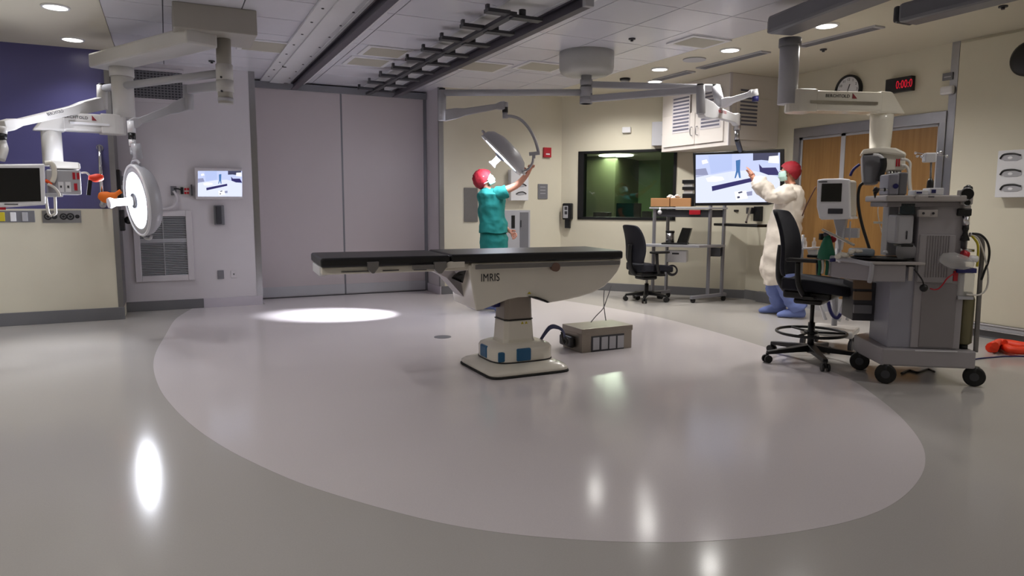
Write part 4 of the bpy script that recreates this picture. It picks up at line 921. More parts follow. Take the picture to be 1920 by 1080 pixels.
# ================================================================ BIG MONITOR (parallel to the picture, hangs on its arm)
mc = at(1385, 332, D=8.98); FG = Frame((mc.x, mc.y), -YAW-.27)
t = thing('wall_monitor', 'big black framed monitor showing the operating room, in front of person in white gown', 'monitor', FG.w(1385, 384, 0))
def quad(mb, F, pts, b, th=.003): mb.prism([F.w(x, y, b) for x, y in pts], F.b*th)
mb = MB(); quad(mb, FG, ((1299, 286), (1471, 279), (1471, 378), (1440, 384.5), (1303, 386)), .0, .07); mb.build('housing', M_black, t, bevel=.008)
def em(name, rgb, k=.92):
    m = mat(name, rgb, .4, emit=k, var=0); m.node_tree.nodes['Principled BSDF'].inputs['Base Color'].default_value = (.01, .01, .01, 1); return m
S_bg = em('screen_pale_blue', (190, 200, 236)); S_wall = em('screen_wall_blue', (176, 190, 232)); S_white = em('screen_white', (250, 250, 255)); S_navy = em('screen_navy', (44, 40, 96)); S_dark = em('screen_dark', (60, 62, 90)); S_fig = em('screen_figure_blue', (66, 112, 168)); S_mid = em('screen_mid_grey', (140, 144, 176)); S_fl = em('screen_floor', (216, 222, 246))
def picture(F, t, T, b, s=1):
    """the operating room as shown live on a screen; T maps unit coordinates to picture pixels"""
    def q(pts, m, nm, lay):
        mb = MB(); mb.prism([F.w(*T(u, v), b-.0006*lay) for u, v in pts], F.b*.0004); return (mb, m, nm)
    L = [(((0, 0), (1, 0), (1, 1), (0, 1)), S_bg, 0), (((0, .42), (.2, .42), (.42, .36), (.65, .34), (1, .5), (1, 1), (0, 1)), S_fl, 1),
         (((.15, .02), (.43, 0), (.43, .33), (.18, .4)), S_wall, 1), (((.0, .3), (.12, .28), (.15, .42), (0, .47)), S_mid, 1), (((.12, .49), (.2, .45), (.32, .47), (.34, .53), (.24, .57), (.14, .56)), S_white, 2),
         (((.07, .12), (.13, .1), (.15, .17), (.08, .2)), S_white, 2), (((.475, .14), (.53, .12), (.525, .34), (.535, .5), (.515, .5), (.50, .38), (.475, .5), (.46, .5), (.48, .34)), S_fig, 3),
         (((.19, .66), (.66, .5), (.665, .58), (.195, .76)), S_navy, 3), (((.68, .0), (.98, 0), (.97, .12), (.87, .16), (.78, .14), (.68, .15)), S_dark, 2), (((.87, .07), (.985, .06), (.99, .22), (.86, .2)), S_white, 3),
         (((.75, .22), (.79, .3), (.95, .3), (1, .46), (.86, .45), (.76, .38)), S_navy, 2), (((.46, .78), (.6, .76), (.62, .92), (.48, .95)), S_white, 3), (((.50, .79), (.55, .77), (.555, .80), (.51, .82)), S_dark, 4), (((.60, .79), (.67, .77), (.67, .86), (.61, .87)), S_mid, 3), (((.49, .88), (.52, .87), (.525, .91), (.495, .92)), S_dark, 4)]
    mb = MB()
    for pts, m, lay in L:
        mb.use(m); mb.prism([F.w(*T(u, v), b-.0012*lay) for u, v in pts], F.b*.0005)
    return mb.build('screen', S_bg, t)
picture(FG, t, lambda u, v: (1304.5+u*158, 290.5-u*4.5+v*(90+u*2.5)-(0)), -.0012)
# wall-mounted keyboard arm
t = thing('keyboard_arm', 'black keyboard tray on a wall arm below the big monitor', 'wall arm', at(1420, 415, X=XR-.06))
XX = XR-.05
def rb(mb, x0, y0, x1, y1, X0, X1): # box on a plane X=X0, depth to X1
    A_ = at(x0, y0, X=X0); B_ = at(x1, y1, X=X0); mb.box((X0, A_.y, A_.z), (X1, B_.y, B_.z)); return mb
mb = MB(); rb(mb, 1413, 387, 1424, 415, XR-.06, XR); mb.build('wall_plate', M_black, t, bevel=.006)
mb = MB(); mb.tube([at(1407, 391, X=XR-.1), at(1404, 402, X=XR-.2), at(1399, 417, X=XR-.28)], .018, 8); mb.build('arm_link', M_chrome, t)
mb = MB(); rb(mb, 1399, 389, 1409, 401, XR-.1, XR-.06); mb.build('arm_pivot', M_dgrey, t, bevel=.004)
mb = MB(); A_ = at(1343, 419, X=XR-.45); B_ = at(1415, 421, X=XR-.45); mb.prism([V((XR-.5, A_.y, A_.z-.03)), V((XR-.5, B_.y-.1, A_.z-.03)), V((XR-.25, B_.y-.1, A_.z-.03)), V((XR-.25, A_.y, A_.z-.03))], (0, 0, .035)); mb.build('keyboard_tray', M_black, t, bevel=.008)
mb = MB(); rb(mb, 1357, 393, 1381, 397, XR-.12, XR-.0); solo(mb.build('wall_bracket', M_black, bevel=.004), 'short black bracket bar on the wall under the big monitor', 'bracket')
mb = MB(); rb(mb, 1331, 489, 1342, 503, XR-.05, XR-.0); solo(mb.build('red_wall_box', M_red, bevel=.006), 'small red box low on the wall seen between the cart posts', 'box')
# ================================================================ ANESTHESIA MACHINE
FA = Frame(at(1640, 690, Z=.2)[:2], 0)
A = V((4.70, 3.31, 0)); B = V((5.18, 2.96, 0)); FA = Frame(A, math.atan2(B.y-A.y, B.x-A.x))
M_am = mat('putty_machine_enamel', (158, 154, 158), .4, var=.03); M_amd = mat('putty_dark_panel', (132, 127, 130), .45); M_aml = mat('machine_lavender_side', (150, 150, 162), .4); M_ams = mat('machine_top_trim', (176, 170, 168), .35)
t = thing('anesthesia_machine', 'tall putty-grey anesthesia machine on black casters at the right', 'anesthesia machine', FA.P(.3, .3, 0))
def A_(nm, m, x0, y0, x1, y1, b0, b1, par=None, bevel=.006, ref=None):
    mb = MB(); FA.box(mb, x0, y0, x1, y1, b0, b1, ref); return mb.build(nm, m, par or t, bevel=bevel)
# base slab: chamfered left corner
a0_ = FA.px(1652, 690, 0)[0]; a1_ = FA.px(1829, 690, 0)[0]; zb0 = FA.px(1740, 689, 0)[1]; zb1 = FA.px(1740, 656, 0)[1]
aL = FA.px(1596, 640, .62)[0]
foot = [FA.P(a0_, 0, zb0), FA.P(a1_, 0, zb0), FA.P(a1_, .68, zb0), FA.P(aL+.12, .68, zb0), FA.P(aL, .56, zb0), FA.P(aL, .42, zb0)]
mb = MB(); mb.prism(foot, (0, 0, zb1-zb0)); mb.build('base_slab', M_am, t, bevel=.012)
mb = MB(); mb.beam(FA.w(1716, 657.5, -.002), FA.w(1795, 659.5, -.002), .006, .006); mb.build('base_edge_strip', M_white, t)
for (x, y, b) in ((1660, 705, .02), (1826, 709, .05), (1612, 672, .45)):
    c = FA.w(x, y, b); R_ = .072; c.z = R_+.001
    mb = MB(); ax = FA.a*.35+FA.b*.94; mb.cyl(c-ax*.028, c+ax*.028, R_, n=28); w_ = mb.build('caster_wheel', M_rubber, t, bevel=.012, seg=3)
    mb = MB(); mb.cyl(c-ax*.032, c+ax*.032, R_*.42, n=20); mb.build('wheel_hub', M_dgrey, w_)
    mb = MB(); mb.cyl(c+V((0, 0, .0)), V((c.x, c.y, zb0+.01)), .03, n=16); mb.build('caster_fork', M_black, t)
# tower
A_('tower_front', M_am, 1716, 372, 1810, 654, .04, .30)
A_('front_panel_lower', M_amd, 1726, 532, 1792, 652, .034, .045)
A_('front_panel_upper', MATS['putty_machine_enamel'], 1722, 440, 1790, 530, .03, .045)
for k in range(9):
    for r in range(12): pass
mb = MB()
for k in range(9):
    x = 1737+k*5; a_ = FA.px(x, 480, .028)[0]; z0_ = FA.px(x, 520, .028)[1]; z1_ = FA.px(x, 442, .028)[1]; FA.lbox(mb, a_, a_+.006, .026, .031, z0_, z1_)
mb.build('vent_slots', M_amd, t)
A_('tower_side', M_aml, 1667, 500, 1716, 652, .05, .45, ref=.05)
A_('side_recess', M_dgrey, 1600, 530, 1668, 602, .36, .66, ref=.36)
A_('top_shelf', M_ams, 1662, 366, 1814, 378, -.02, .46, ref=-.02, bevel=.01); A_('top_fascia', M_amd, 1664, 378, 1800, 388, .02, .4, ref=.02)
A_('shelf_end_bracket', M_lgrey, 1664, 386, 1716, 480, .33, .46, ref=.33)
A_('monitor_screen_bay', M_tealscr, 1688, 380, 1717, 402, .02, .06)
A_('vaporizer', M_lgrey, 1680, 402, 1714, 458, .03, .22, bevel=.02); A_('vaporizer_base', M_black, 1690, 458, 1713, 463, .03, .2)
mb = MB(); mb.cyl(FA.w(1700, 474, .08), FA.w(1700, 466, .16), .07, n=24); mb.build('bellows_cap', M_lgrey, t)
A_('vaporizer_window', M_dgrey, 1699, 433, 1702, 449, .024, .032)
dn = A_('connector_panel', M_ams, 1723, 393, 1759, 407, .005, .05)
for x in (1731.5, 1750):
    mb = MB(); mb.cyl(FA.w(x, 400, .007), FA.w(x, 400, -.006), .009, n=12); mb.build('socket', M_dgrey, dn)
A_('fascia_badge', M_ams, 1716, 366, 1724, 373, -.026, -.018); mb = MB(); FA.box(mb, 1741, 368, 1752, 370, -.024, -.018); mb.build('badge', M_dgrey, t)
# work surface with drawer
ws = []
zt_ = FA.px(1690, 497, -.02)[1]
w0 = FA.px(1634, 496, -.02)[0]; w1 = FA.px(1736, 497, -.02)[0]
pl = [FA.P(w0, -.02, zt_), FA.P(w1, -.02, zt_), FA.P(w1, .4, zt_), FA.P(w0-.22, .5, zt_), FA.P(w0-.22, .28, zt_)]
mb = MB(); mb.prism(pl, (0, 0, .022)); mb.build('work_surface', M_ams, t, bevel=.006)
z0_ = FA.px(1690, 529, 0)[1]; mb = MB(); mb.prism([FA.P(w0+.02, .0, z0_), FA.P(w1-.12, .0, z0_), FA.P(w1-.12, .4, z0_), FA.P(w0-.19, .47, z0_), FA.P(w0-.19, .29, z0_)], (0, 0, zt_-z0_)); dr = mb.build('drawer', M_am, t, bevel=.008)
mb = MB(); FA.box(mb, 1704, 500, 1712, 527, -.006, .01); mb.build('drawer_end_cap', M_ams, t, bevel=.004)
mb = MB(); mb.tube([FA.P(w0+.0, -.03, zt_+.0), FA.P(w0-.1, .1, zt_+.02), FA.P(w0-.21, .24, zt_+.03)], .016, 10); mb.build('front_handle', M_lgrey, t)
mb = MB(); mb.tube([FA.P(w0+.0, -.03, zt_+.0), FA.P(w0+.0, -.025, zt_-.07), FA.P(w0+.0, .0, zt_-.13)], .016, 10); mb.build('handle_bracket', M_lgrey, t)
# small drawers standing behind (seen under the worktop)
for i, y in enumerate((524, 545, 570)):
    mb = MB(); FA.box(mb, 1601, y+2, 1635, y+18, .34, .37, ref=.34); mb.build('rear_drawer_front', mat('drawer_wood_tone', (126, 102, 80), .5) if i < 2 else M_grey, t, bevel=.003)
# grey unit standing on the shelf
t2 = thing('gas_analyzer', 'boxy grey unit with a dark knob on the left end of the machine top', 'electronic unit', FA.w(1683, 365, .1))
mb = MB(); FA.box(mb, 1666, 326, 1686, 366, .0, .2, ref=0); mb.build('front_face', M_aml, t2, bevel=.012)
mb = MB(); a0q = FA.px(1686, 345, 0)[0]; FA.box(mb, 1685, 323, 1702, 366, .02, .22, ref=.02); mb.build('side_body', M_grey, t2, bevel=.012)
mb = MB(); mb.cyl(FA.w(1679.5, 349, .002), FA.w(1679.5, 349, -.015), .018, n=16); mb.build('knob', M_navy, t2)
mb = MB(); mb.tube([FA.w(1664, 355.5, .0), FA.w(1650, 355.5, .0), FA.w(1645, 355, .0)], .009, 8); mb.use(M_black); mb.cyl(FA.w(1660, 355.5, .0), FA.w(1657, 355.5, .0), .014, n=10); mb.cyl(FA.w(1645, 352, .0), FA.w(1641, 360, .0), .02, n=12); mb.cyl(FA.w(1641, 360, .0), FA.w(1640.5, 372, 0), .015, .002, n=10)
mb.build('side_arm', M_chrome, t2)
for x0, x1, y0, y1, lb in ((1716, 1741, 356.5, 364, 'low white module with a dark display on the machine top'), (1744, 1770, 352.5, 364, 'taller white module with a dark display on the machine top')):
    t3 = thing('white_module', lb, 'electronic unit', FA.w((x0+x1)/2, y1, .05))
    mb = MB(); FA.box(mb, x0, y0, x1, y1+2, .02, .16, ref=.02); mb.build('case', M_white, t3, bevel=.005)
    mb = MB(); FA.box(mb, x0+3, y0+3, x0+(13 if x0 < 1730 else 11), y1-(1 if x0 < 1730 else 2), .015, .021, ref=.015); mb.build('display', M_navy, t3)
# rear pole with hooks and white box
t3 = thing('infusion_pole', 'thin pole with four bright hooks and a white box, behind the machine top', 'infusion pole', FA.P(FA.px(1744, 352, .35)[0], .35, FA.px(1744, 366, .35)[1]))
mb = MB(); mb.cyl(FA.w(1744, 366, .35), FA.w(1746, 302, .35), .007, n=10); mb.build('pole', M_dsteel, t3)
mb = MB(); mb.lathe(FA.w(1744, 347, .35), (0, 0, -1), [(-.05, .01), (-.03, .022), (.02, .025), (.05, .012)], 12); mb.build('clamp_knob', M_black, t3)
mb = MB(); FA.box(mb, 1736, 286, 1757, 304, .31, .39, ref=.31); mb.build('hook_head', M_white, t3, bevel=.01)
for x, y in ((1717, 287), (1720, 293), (1728, 294), (1764, 286), (1775, 293)):
    mb = MB(); mb.tube([FA.w(1746, 291, .35), FA.w(x, y-1, .35)], .003, 6); mb.sphere(FA.w(x, y, .35), .011, n=6); mb.build('hook', M_chrome, t3)
# right side: gauges, hoses, suction
t4 = thing('flow_regulator', 'column of round gauges and black fittings on the right side of the machine', 'gas regulator', FA.w(1812, 470, .1))
rx = 1812
mb = MB(); FA.box(mb, 1802, 356, 1826, 384, .02, .1, ref=.02); FA.box(mb, 1806, 384, 1822, 396, .03, .1, ref=.03); mb.build('body', M_ams, t4, bevel=.01)
for y, r in ((364, .042), (380, .022)):
    mb = MB(); mb.cyl(FA.w(1813, y, .02), FA.w(1813, y, -.015), r, n=24); g_ = mb.build('gauge', M_black, t4); mb = MB(); mb.torus(FA.w(1813, y, -.015), FA.b, r, .005, 24, 6); mb.build('gauge_rim', M_steel, g_)
mb = MB(); mb.lathe(FA.w(1815, 356, .04), (0, 0, 1), [(0, .03), (.02, .028), (.035, .008)], 16); mb.build('top_cap', M_black, t4)
mb = MB(); FA.box(mb, 1796, 391, 1823, 405, .02, .08, ref=.02); mb.build('manifold', M_black, t4, bevel=.008)
mb = MB(); mb.cyl(FA.w(1811, 405, .03), FA.w(1811, 422, .03), .024, n=16); mb.build('flow_tube', M_chrome, t4)
mb = MB(); mb.lathe(FA.w(1811, 422, .03), (0, 0, -1), [(0, .02), (.03, .022), (.05, .012), (.1, .03), (.11, .03)], 16); mb.build('valve', M_black, t4)
mb = MB(); mb.cyl(FA.w(1806, 443, .03), FA.w(1806, 468, .03), .016, n=12); mb.use(M_chrome); mb.cyl(FA.w(1800, 468, .03), FA.w(1826, 470, .03), .011, n=12); mb.use(M_red); mb.cyl(FA.w(1803, 476, .0), FA.w(1814, 480, .0), .03, n=12); mb.use(M_white); mb.cyl(FA.w(1812, 484, .0), FA.w(1832, 486, .0), .024, n=12); mb.build('fittings', M_dgrey, t4)
mb = MB(); mb.lathe(FA.w(1762, 483, -.03), FA.w(1808, 493, -.03)-FA.w(1762, 483, -.03), [(0, .012), (.01, .035), (.08, .06), (.17, .05), (.22, .03)], 20)
solo(mb.build('clear_breathing_mask', M_clear), 'clear plastic mask lying against the right side of the machine', 'mask')
t5 = thing('suction_canister', 'clear suction canister with a navy lid hanging right of the machine', 'canister', FA.w(1812, 562, .05))
mb = MB(); FA.box(mb, 1797, 512, 1828, 556, .02, .14, ref=.02); mb.build('jar', M_clear, t5, bevel=.012)
mb = MB(); FA.box(mb, 1795, 503, 1832, 512, .01, .15, ref=.01); mb.build('lid', M_navy, t5, bevel=.004)
mb = MB(); FA.box(mb, 1788, 508, 1796, 527, .03, .08, ref=.03); mb.build('red_tab', M_red, t5)
mb = MB(); FA.box(mb, 1796, 556, 1826, 562, .02, .14, ref=.02); mb.build('holder_tray', M_lgrey, t5, bevel=.003)
t6 = thing('gas_cylinder', 'olive green gas cylinder strapped upright on the machine base, right side', 'gas cylinder', FA.w(1810, 645, .1))
mb = MB(); c0 = FA.w(1806, 645, .1); c1 = FA.w(1810, 560, .1); mb.lathe((c0.x, c0.y, c0.z), (0, 0, 1), [(0, .035), (.015, .052), (c1.z-c0.z, .052), (c1.z-c0.z+.05, .03)], 24); mb.build('cylinder', M_cyl, t6)
mb = MB(); mb.cyl((c0.x, c0.y, c0.z+.0), (c0.x, c0.y, zb1), .03, n=16); mb.build('foot_cup', M_black, t6)
mb = MB(); mb.tube([FA.w(1829, 660, .06), FA.w(1833, 600, .06), FA.w(1838, 520, .06), FA.w(1842, 470, .06), FA.w(1840, 450, .06), FA.w(1830, 441, .06), FA.w(1818, 440, .06)], .016, 10); solo(mb.build('support_rail', M_dsteel), 'bent grey steel tube rising at the right edge of the machine', 'rail')
hoses = [([(1823, 438), (1838, 440), (1850, 452), (1855, 470), (1853, 490), (1846, 508), (1840, 525)], .008, M_black, 'black hose looping out to the right of the machine'),
 ([(1822, 442), (1832, 455), (1834, 470), (1832, 500)], .008, M_yellow, 'yellow hose running down inside the bent steel tube'),
 ([(1820, 440), (1834, 448), (1846, 480), (1853, 515), (1850, 540), (1838, 552), (1822, 553), (1812, 552)], .006, M_cable, 'thin clear-white hose looping round under the suction canister'),
 ([(1790, 512), (1776, 522), (1768, 533), (1760, 541), (1752, 543), (1744, 541)], .005, M_red, 'thin red hose sagging across the machine front'),
 ([(1714, 505), (1722, 515), (1730, 527), (1732, 538)], .005, M_black, 'thin black lead hanging beside the worktop end')]
for pts, r, m_, lb in hoses:
    mb = MB(); mb.tube([FA.w(x, y, -.015 if x < 1790 else .02) for x, y in pts], r, 8)
    if 'black lead' in lb: mb.sphere(FA.w(1732, 540, -.02), .028, n=8)
    solo(mb.build('hose', m_), lb, 'hose')
# things on the worktop
zt2 = zt_+.022
FWk = FA
mb = MB(); c_ = FA.P((w0+w1)/2-.06, .14, zt2+.012); mb.lathe(c_-V((0, 0, .01)), (0, 0, 1), [(0, .13), (.012, .16), (.022, .165), (.022, .155), (.012, .14)], 32); 
for v in mb.bm.verts: v.co = c_+(v.co-c_).dot(FA.a)*1.35*FA.a+(v.co-c_).dot(FA.b)*.9*FA.b+V((0, 0, (v.co-c_).z))
solo(mb.build('instrument_tray', M_black), 'shallow black oval tray on the machine worktop', 'tray')
mb = MB(); FA.box(mb, 1602, 467, 1642, 481, .2, .38, ref=.2); solo(mb.build('clear_blister_pack', mat('pale_blue_plastic', (176, 190, 204), .3), bevel=.02, seg=3), 'pale blue plastic pack lying behind the black tray', 'package')
mb = MB(); random.seed(5)
for k in range(11): mb.sphere(FA.w(1571+k*4.2, 481-k*1.2-2*math.sin(k*1.1), .12+.015*(k % 3)), .024-.0006*k, (1, 1, .8), 6)
solo(mb.build('crumpled_tubing', M_cream), 'crumpled cream tubing heaped at the left end of the worktop', 'tubing')
mb = MB(); mb.cyl(FA.w(1660, 475, .1), FA.w(1660, 470, .1), .02, .012, n=12); solo(mb.build('white_cap', M_white), 'small round white cap behind the tray on the worktop', 'vial')  # a small loose white cap
# slanted metal arm and green bag
mb = MB(); mb.beam(FA.w(1541, 430, .3), FA.w(1602, 460, .25), .03, .02); solo(mb.build('slanted_arm', M_chrome, bevel=.004), 'bright slanted metal bar above the green breathing bag', 'metal bar')
t7 = thing('breathing_bag', 'dark green rubber breathing bag standing behind the drafting chair armrest', 'breathing bag', FA.w(1549, 488, .3))
c_ = FA.w(1549, 486, .3); mb = MB(); hh = FA.w(1549, 441, .3).z-c_.z; mb.lathe(c_, (0, 0, 1), [(0, .05), (.01, .066), (hh*.3, .06), (hh*.7, .038), (hh, .02)], 20); mb.build('bag_body', M_gplast, t7)
mb = MB(); mb.cyl(FA.w(1549, 443, .3), FA.w(1549, 436, .3), .02, n=12); mb.build('neck', M_dgrey, t7)
mb = MB(); mb.sphere(FA.w(1561, 448, .34), .03, n=8); solo(mb.build('red_bulb', M_red), 'small dark red bulb just right of the green bag', 'bulb')
mb = MB(); FA.box(mb, 1538, 438, 1545, 450, .33, .38, ref=.33); solo(mb.build('black_clamp', M_black, bevel=.004), 'small black clamp left of the green bag neck', 'clamp')
# hanging tubes under armrest: green / white strips
for i, (x, m_) in enumerate(((1536, M_gplast), (1542, M_cable), (1550, M_gplast), (1557, M_cable), (1565, M_amber), (1573, M_cable), (1581, M_amber))):
    mb = MB(); mb.tube([FA.w(x, 488, .34), FA.w(x+1, 500, .34), FA.w(x-1, 516-(i % 2)*3, .34)], .011, 8)
    solo(mb.build('hanging_tube', m_), ('first', 'second', 'third', 'fourth', 'fifth', 'sixth', 'seventh')[i]+' from the left of the short tubes hanging behind the chair armrest, '+('green', 'white', 'green', 'white', 'amber', 'white', 'amber')[i], 'tube', 'short coloured tubes behind the armrest')
mb = MB(); mb.use(M_white); mb.cyl(FA.w(1566, 487, .2), FA.w(1582, 486, .2), .014, n=10); mb.cyl(FA.w(1574, 481, .2), FA.w(1574, 492, .2), .012, n=10); mb.use(M_navy); mb.cyl(FA.w(1556, 488, .2), FA.w(1566, 487, .2), .014, n=10)
solo(mb.build('tee_connector', M_white), 'white cross-shaped tube connector with a navy end beside the chair arm', 'connector')
# ---- patient monitor on its stand
bs = at(1562, 612, Z=0); FP = Frame(bs[:2], -YAW-.42)
FP = Frame(at(1562, 400, D=7.0)[:2], -1.1)
t = thing('patient_monitor', 'white boxy patient monitor with a dark square screen on a white rolling stand', 'patient monitor', (FP.w(1562, 600, .1).x, FP.w(1562, 600, .1).y, 0))
mb = MB(); mb.prism([FP.w(x, y, 0) for x, y in ((1532, 337), (1545, 335), (1578, 334.5), (1592, 336), (1594, 409), (1536, 410), (1531, 388))], FP.b*.06); fc = mb.build('front_bezel', M_white, t, bevel=.01)
mb = MB(); mb.prism([FP.w(x, y, .06) for x, y in ((1536, 338), (1592, 337), (1592, 408), (1538, 408))], FP.b*.24+FP.a*.02); mb.build('rear_case', M_cream, t, bevel=.02)
mb = MB(); FP.box(mb, 1540, 344, 1578, 378, -.004, .004); mb.build('screen', M_screen, fc)
mb = MB(); FP.box(mb, 1535, 340, 1551, 342, -.003, .002); mb.build('badge', M_dgrey, fc)
mb = MB(); FP.box(mb, 1552, 391, 1580, 401, -.006, .004); mb.build('button_row', M_dgrey, fc, bevel=.006)
mb = MB(); mb.prism([FP.w(x, y, .0) for x, y in ((1536, 408), (1595, 406), (1596, 411), (1540, 412))], FP.b*.3); mb.build('monitor_shelf', M_white, t, bevel=.004)
mb = MB(); mb.prism([FP.w(x, y, .06) for x, y in ((1562, 411), (1586, 411), (1582, 436), (1576, 470), (1572, 470), (1568, 436))], FP.b*.1); mb.build('stand_neck', M_lgrey, t, bevel=.01)
c_ = FP.w(1572, 470, .1); f0 = V((c_.x, c_.y, 0))
mb = MB(); mb.cyl((c_.x, c_.y, .2), (c_.x, c_.y, c_.z+.02), .025, n=16); mb.build('stand_pole', M_lgrey, t)
mb = MB(); FP.box(mb, 1592, 415, 1594, 450, .0, .02); FP.box(mb, 1580, 428, 1608, 446, .1, .2); mb.build('module_rack', M_lgrey, t)
for a_, b_ in (((1530, 545), (1548, 600)), ((1548, 540), (1575, 600)), ((1590, 540), (1572, 602)), ((1604, 545), (1588, 600))):
    mb = MB(); mb.cyl(FP.w(*a_, .1), FP.w(*b_, .1), .016, n=10); mb.build('stand_leg', M_white, t)
ff = FP.w(1560, 604, .1)
mb = MB(); mb.prism([FP.P(FP.px(1505, 605, 0)[0], -.1, .12), FP.P(FP.px(1605, 605, 0)[0], -.1, .12), FP.P(FP.px(1600, 605, 0)[0], .32, .12), FP.P(FP.px(1515, 605, 0)[0], .32, .12)], (0, 0, .06)); mb.build('stand_base', M_offw, t, bevel=.02)
for px_, b_ in ((1510, -.06), (1600, -.06), (1518, .28), (1594, .28)):
    q = FP.P(FP.px(px_, 605, 0)[0], b_, .05); mb = MB(); mb.cyl(q-FP.a*.016, q+FP.a*.016, .049, n=18); mb.cyl(q, q+V((0, 0, .07)), .014, n=8); mb.build('caster', M_dgrey, t)
mb = MB(); mb.tube([FP.w(x, y, .0) for x, y in ((1553, 565), (1556, 580), (1562, 592), (1570, 596), (1576, 588))], .016, 8); solo(mb.build('blue_hose', M_navy), 'short navy hose curled at the foot of the patient monitor stand', 'hose')
for i, (pts, r, m_, lb) in enumerate((([(1625, 340), (1612, 350), (1609, 380), (1616, 420), (1630, 466)], .014, M_black, 'thick black cable slanting down behind the monitor stand'), ([(1594, 330), (1600, 318), (1612, 308)], .012, M_navy, 'short navy cable rising from the patient monitor'), ([(1648, 372), (1646, 400), (1652, 430), (1662, 468)], .004, M_cable, 'thin pale cord hanging under the side arm'), ([(1504, 405), (1512, 385), (1530, 350)], .006, mat('brown_cord', (120, 84, 70), .6), 'thin brown cord along the door frame'))):
    mb = MB(); mb.tube([FP.w(x, y, .1) for x, y in pts], r, 8); solo(mb.build('cable', m_), lb, 'cable')
mb = MB(); mb.beam(FP.w(1638, 417, .1), FP.w(1670, 418, .1), .02, .02); solo(mb.build('cross_bar', M_chrome), 'bright horizontal bar between the cord and the machine side', 'metal bar')
# IV pole left of chair (thin) with small bottles and bowl
t = thing('side_shelf', 'small white shelf with clear bottles left of the green bag', 'shelf', FP.w(1520, 520, -.1))
mb = MB(); mb.beam(FP.w(1506, 466, -.1), FP.w(1536, 464, -.1), .12, .012); mb.build('shelf_board', M_white, t)
mb = MB(); mb.prism([FP.w(x, y, -.1) for x, y in ((1513, 468), (1533, 468), (1530, 478), (1516, 478))], FP.b*.08); mb.build('basket', M_offw, t, bevel=.004)
mb = MB(); mb.cyl(FP.w(1506, 440, -.04), FP.w(1500, 560, -.04), .012, n=10); mb.build('upright', M_steel, t)
for i, x in enumerate((1509, 1526)):
    mb = MB(); q = FP.w(x, 464, -.1); mb.lathe(q, (0, 0, 1), [(0, .018), (.05, .018), (.065, .009), (.09, .009)], 12); solo(mb.build('clear_bottle', M_clear), ('small clear bottle at the left end of the white shelf', 'small clear bottle at the right end of the white shelf')[i], 'bottle')
# orange straps and cord on the floor
g = at(1890, 650, Z=0)
M_ = MB(); pts = [(1858, 652), (1870, 646), (1884, 645), (1900, 647), (1916, 650), (1940, 652)]
M_.tube([at(x, y, Z=.045) for x, y in pts], .045, 10); M_.tube([at(x, y, Z=.05) for x, y in ((1864, 654), (1872, 642), (1880, 648), (1896, 656), (1925, 658))], .035, 8); M_.tube([at(x, y, Z=.09) for x, y in ((1866, 648), (1874, 641), (1884, 643))], .03, 8)
for v in M_.bm.verts: v.co.z = max(v.co.z, .002)
solo(M_.build('orange_strap_bundle', M_orange2), 'crumpled orange-red strap bundle on the floor by the right wall', 'strap')
mb = MB(); mb.tube([at(x, y, Z=.006) for x, y in ((1790, 682), (1830, 673), (1860, 670), (1890, 668), (1940, 668))], .006, 6); solo(mb.build('extension_cord', M_navy), 'thin dark cord on the floor running to the machine', 'cord')
mb = MB(); mb.tube([at(x, y, Z=.008) for x, y in ((1690, 700), (1705, 694), (1720, 698), (1740, 692), (1752, 697))], .008, 6); solo(mb.build('extension_cord', M_dgrey), 'short tangled grey cord under the machine base', 'cord')
# ================================================================ WALL FITTINGS
def onY(x0, y0, x1, y1, Yp, th, mb=None, back=0):
    mb = mb or MB(); a_ = at(x0, y0, Y=Yp-th); b_ = at(x1, y1, Y=Yp-th); ym = (y0+y1)/2
    xa = at(x0, ym, Y=Yp-th).x; xb = at(x1, ym, Y=Yp-th).x; xm = (x0+x1)/2; za = at(xm, y0, Y=Yp-th).z; zb_ = at(xm, y1, Y=Yp-th).z
    mb.box((xa, Yp-th, zb_), (xb, Yp+back, za)); return mb
def onX(x0, y0, x1, y1, th, mb=None, Xp=None, back=0):
    Xp = XR if Xp is None else Xp; mb = mb or MB(); ym = (y0+y1)/2; xm = (x0+x1)/2
    ya = at(x0, ym, X=Xp-th).y; yb = at(x1, ym, X=Xp-th).y; za = at(xm, y0, X=Xp-th).z; zb_ = at(xm, y1, X=Xp-th).z
    mb.box((Xp-th, ya, zb_), (Xp+back, yb, za)); return mb
# --- left wall
t = thing('gas_control_panel', 'grey control strip with a yellow switch high on the beige left wall', 'control panel', at(30, 417, Y=YL-.03))
onY(-60, 395, 65, 417, YL-.03, .02).build('panel_plate', M_grey, t, bevel=.004)
for i, (x0, m_) in enumerate(((0, M_yellow), (21, M_white), (43, M_lgrey))):
    onY(x0-2, 398, x0+9, 415, YL-.03, .03).build('switch', m_, t, bevel=.004)
t = thing('gas_outlet_plate', 'steel plate with five dark ring outlets on the beige left wall', 'outlet plate', at(115, 418, Y=YL-.03))
onY(79, 394.5, 152, 418, YL-.03, .015).build('plate', M_steel, t, bevel=.003)
for x, r in ((90, .03), (102, .02), (119, .028), (132, .03), (145, .014)):
    c_ = at(x, 406, Y=YL-.05); mb = MB(); mb.torus(c_, (0, 1, 0), r, .008, 20, 6); mb.cyl(c_+V((0, .01, 0)), c_, r*.5, n=12); mb.build('outlet_ring', M_black, t)
t = thing('steel_rail_pole', 'vertical chrome pole bracketed at the right end of the purple wall', 'pole', at(188, 388, Y=YL-.08))
mb = MB(); mb.cyl(at(186, 274, Y=YL-.08), at(192, 384, Y=YL-.08), .02, n=16); mb.build('pole', M_chrome, t)
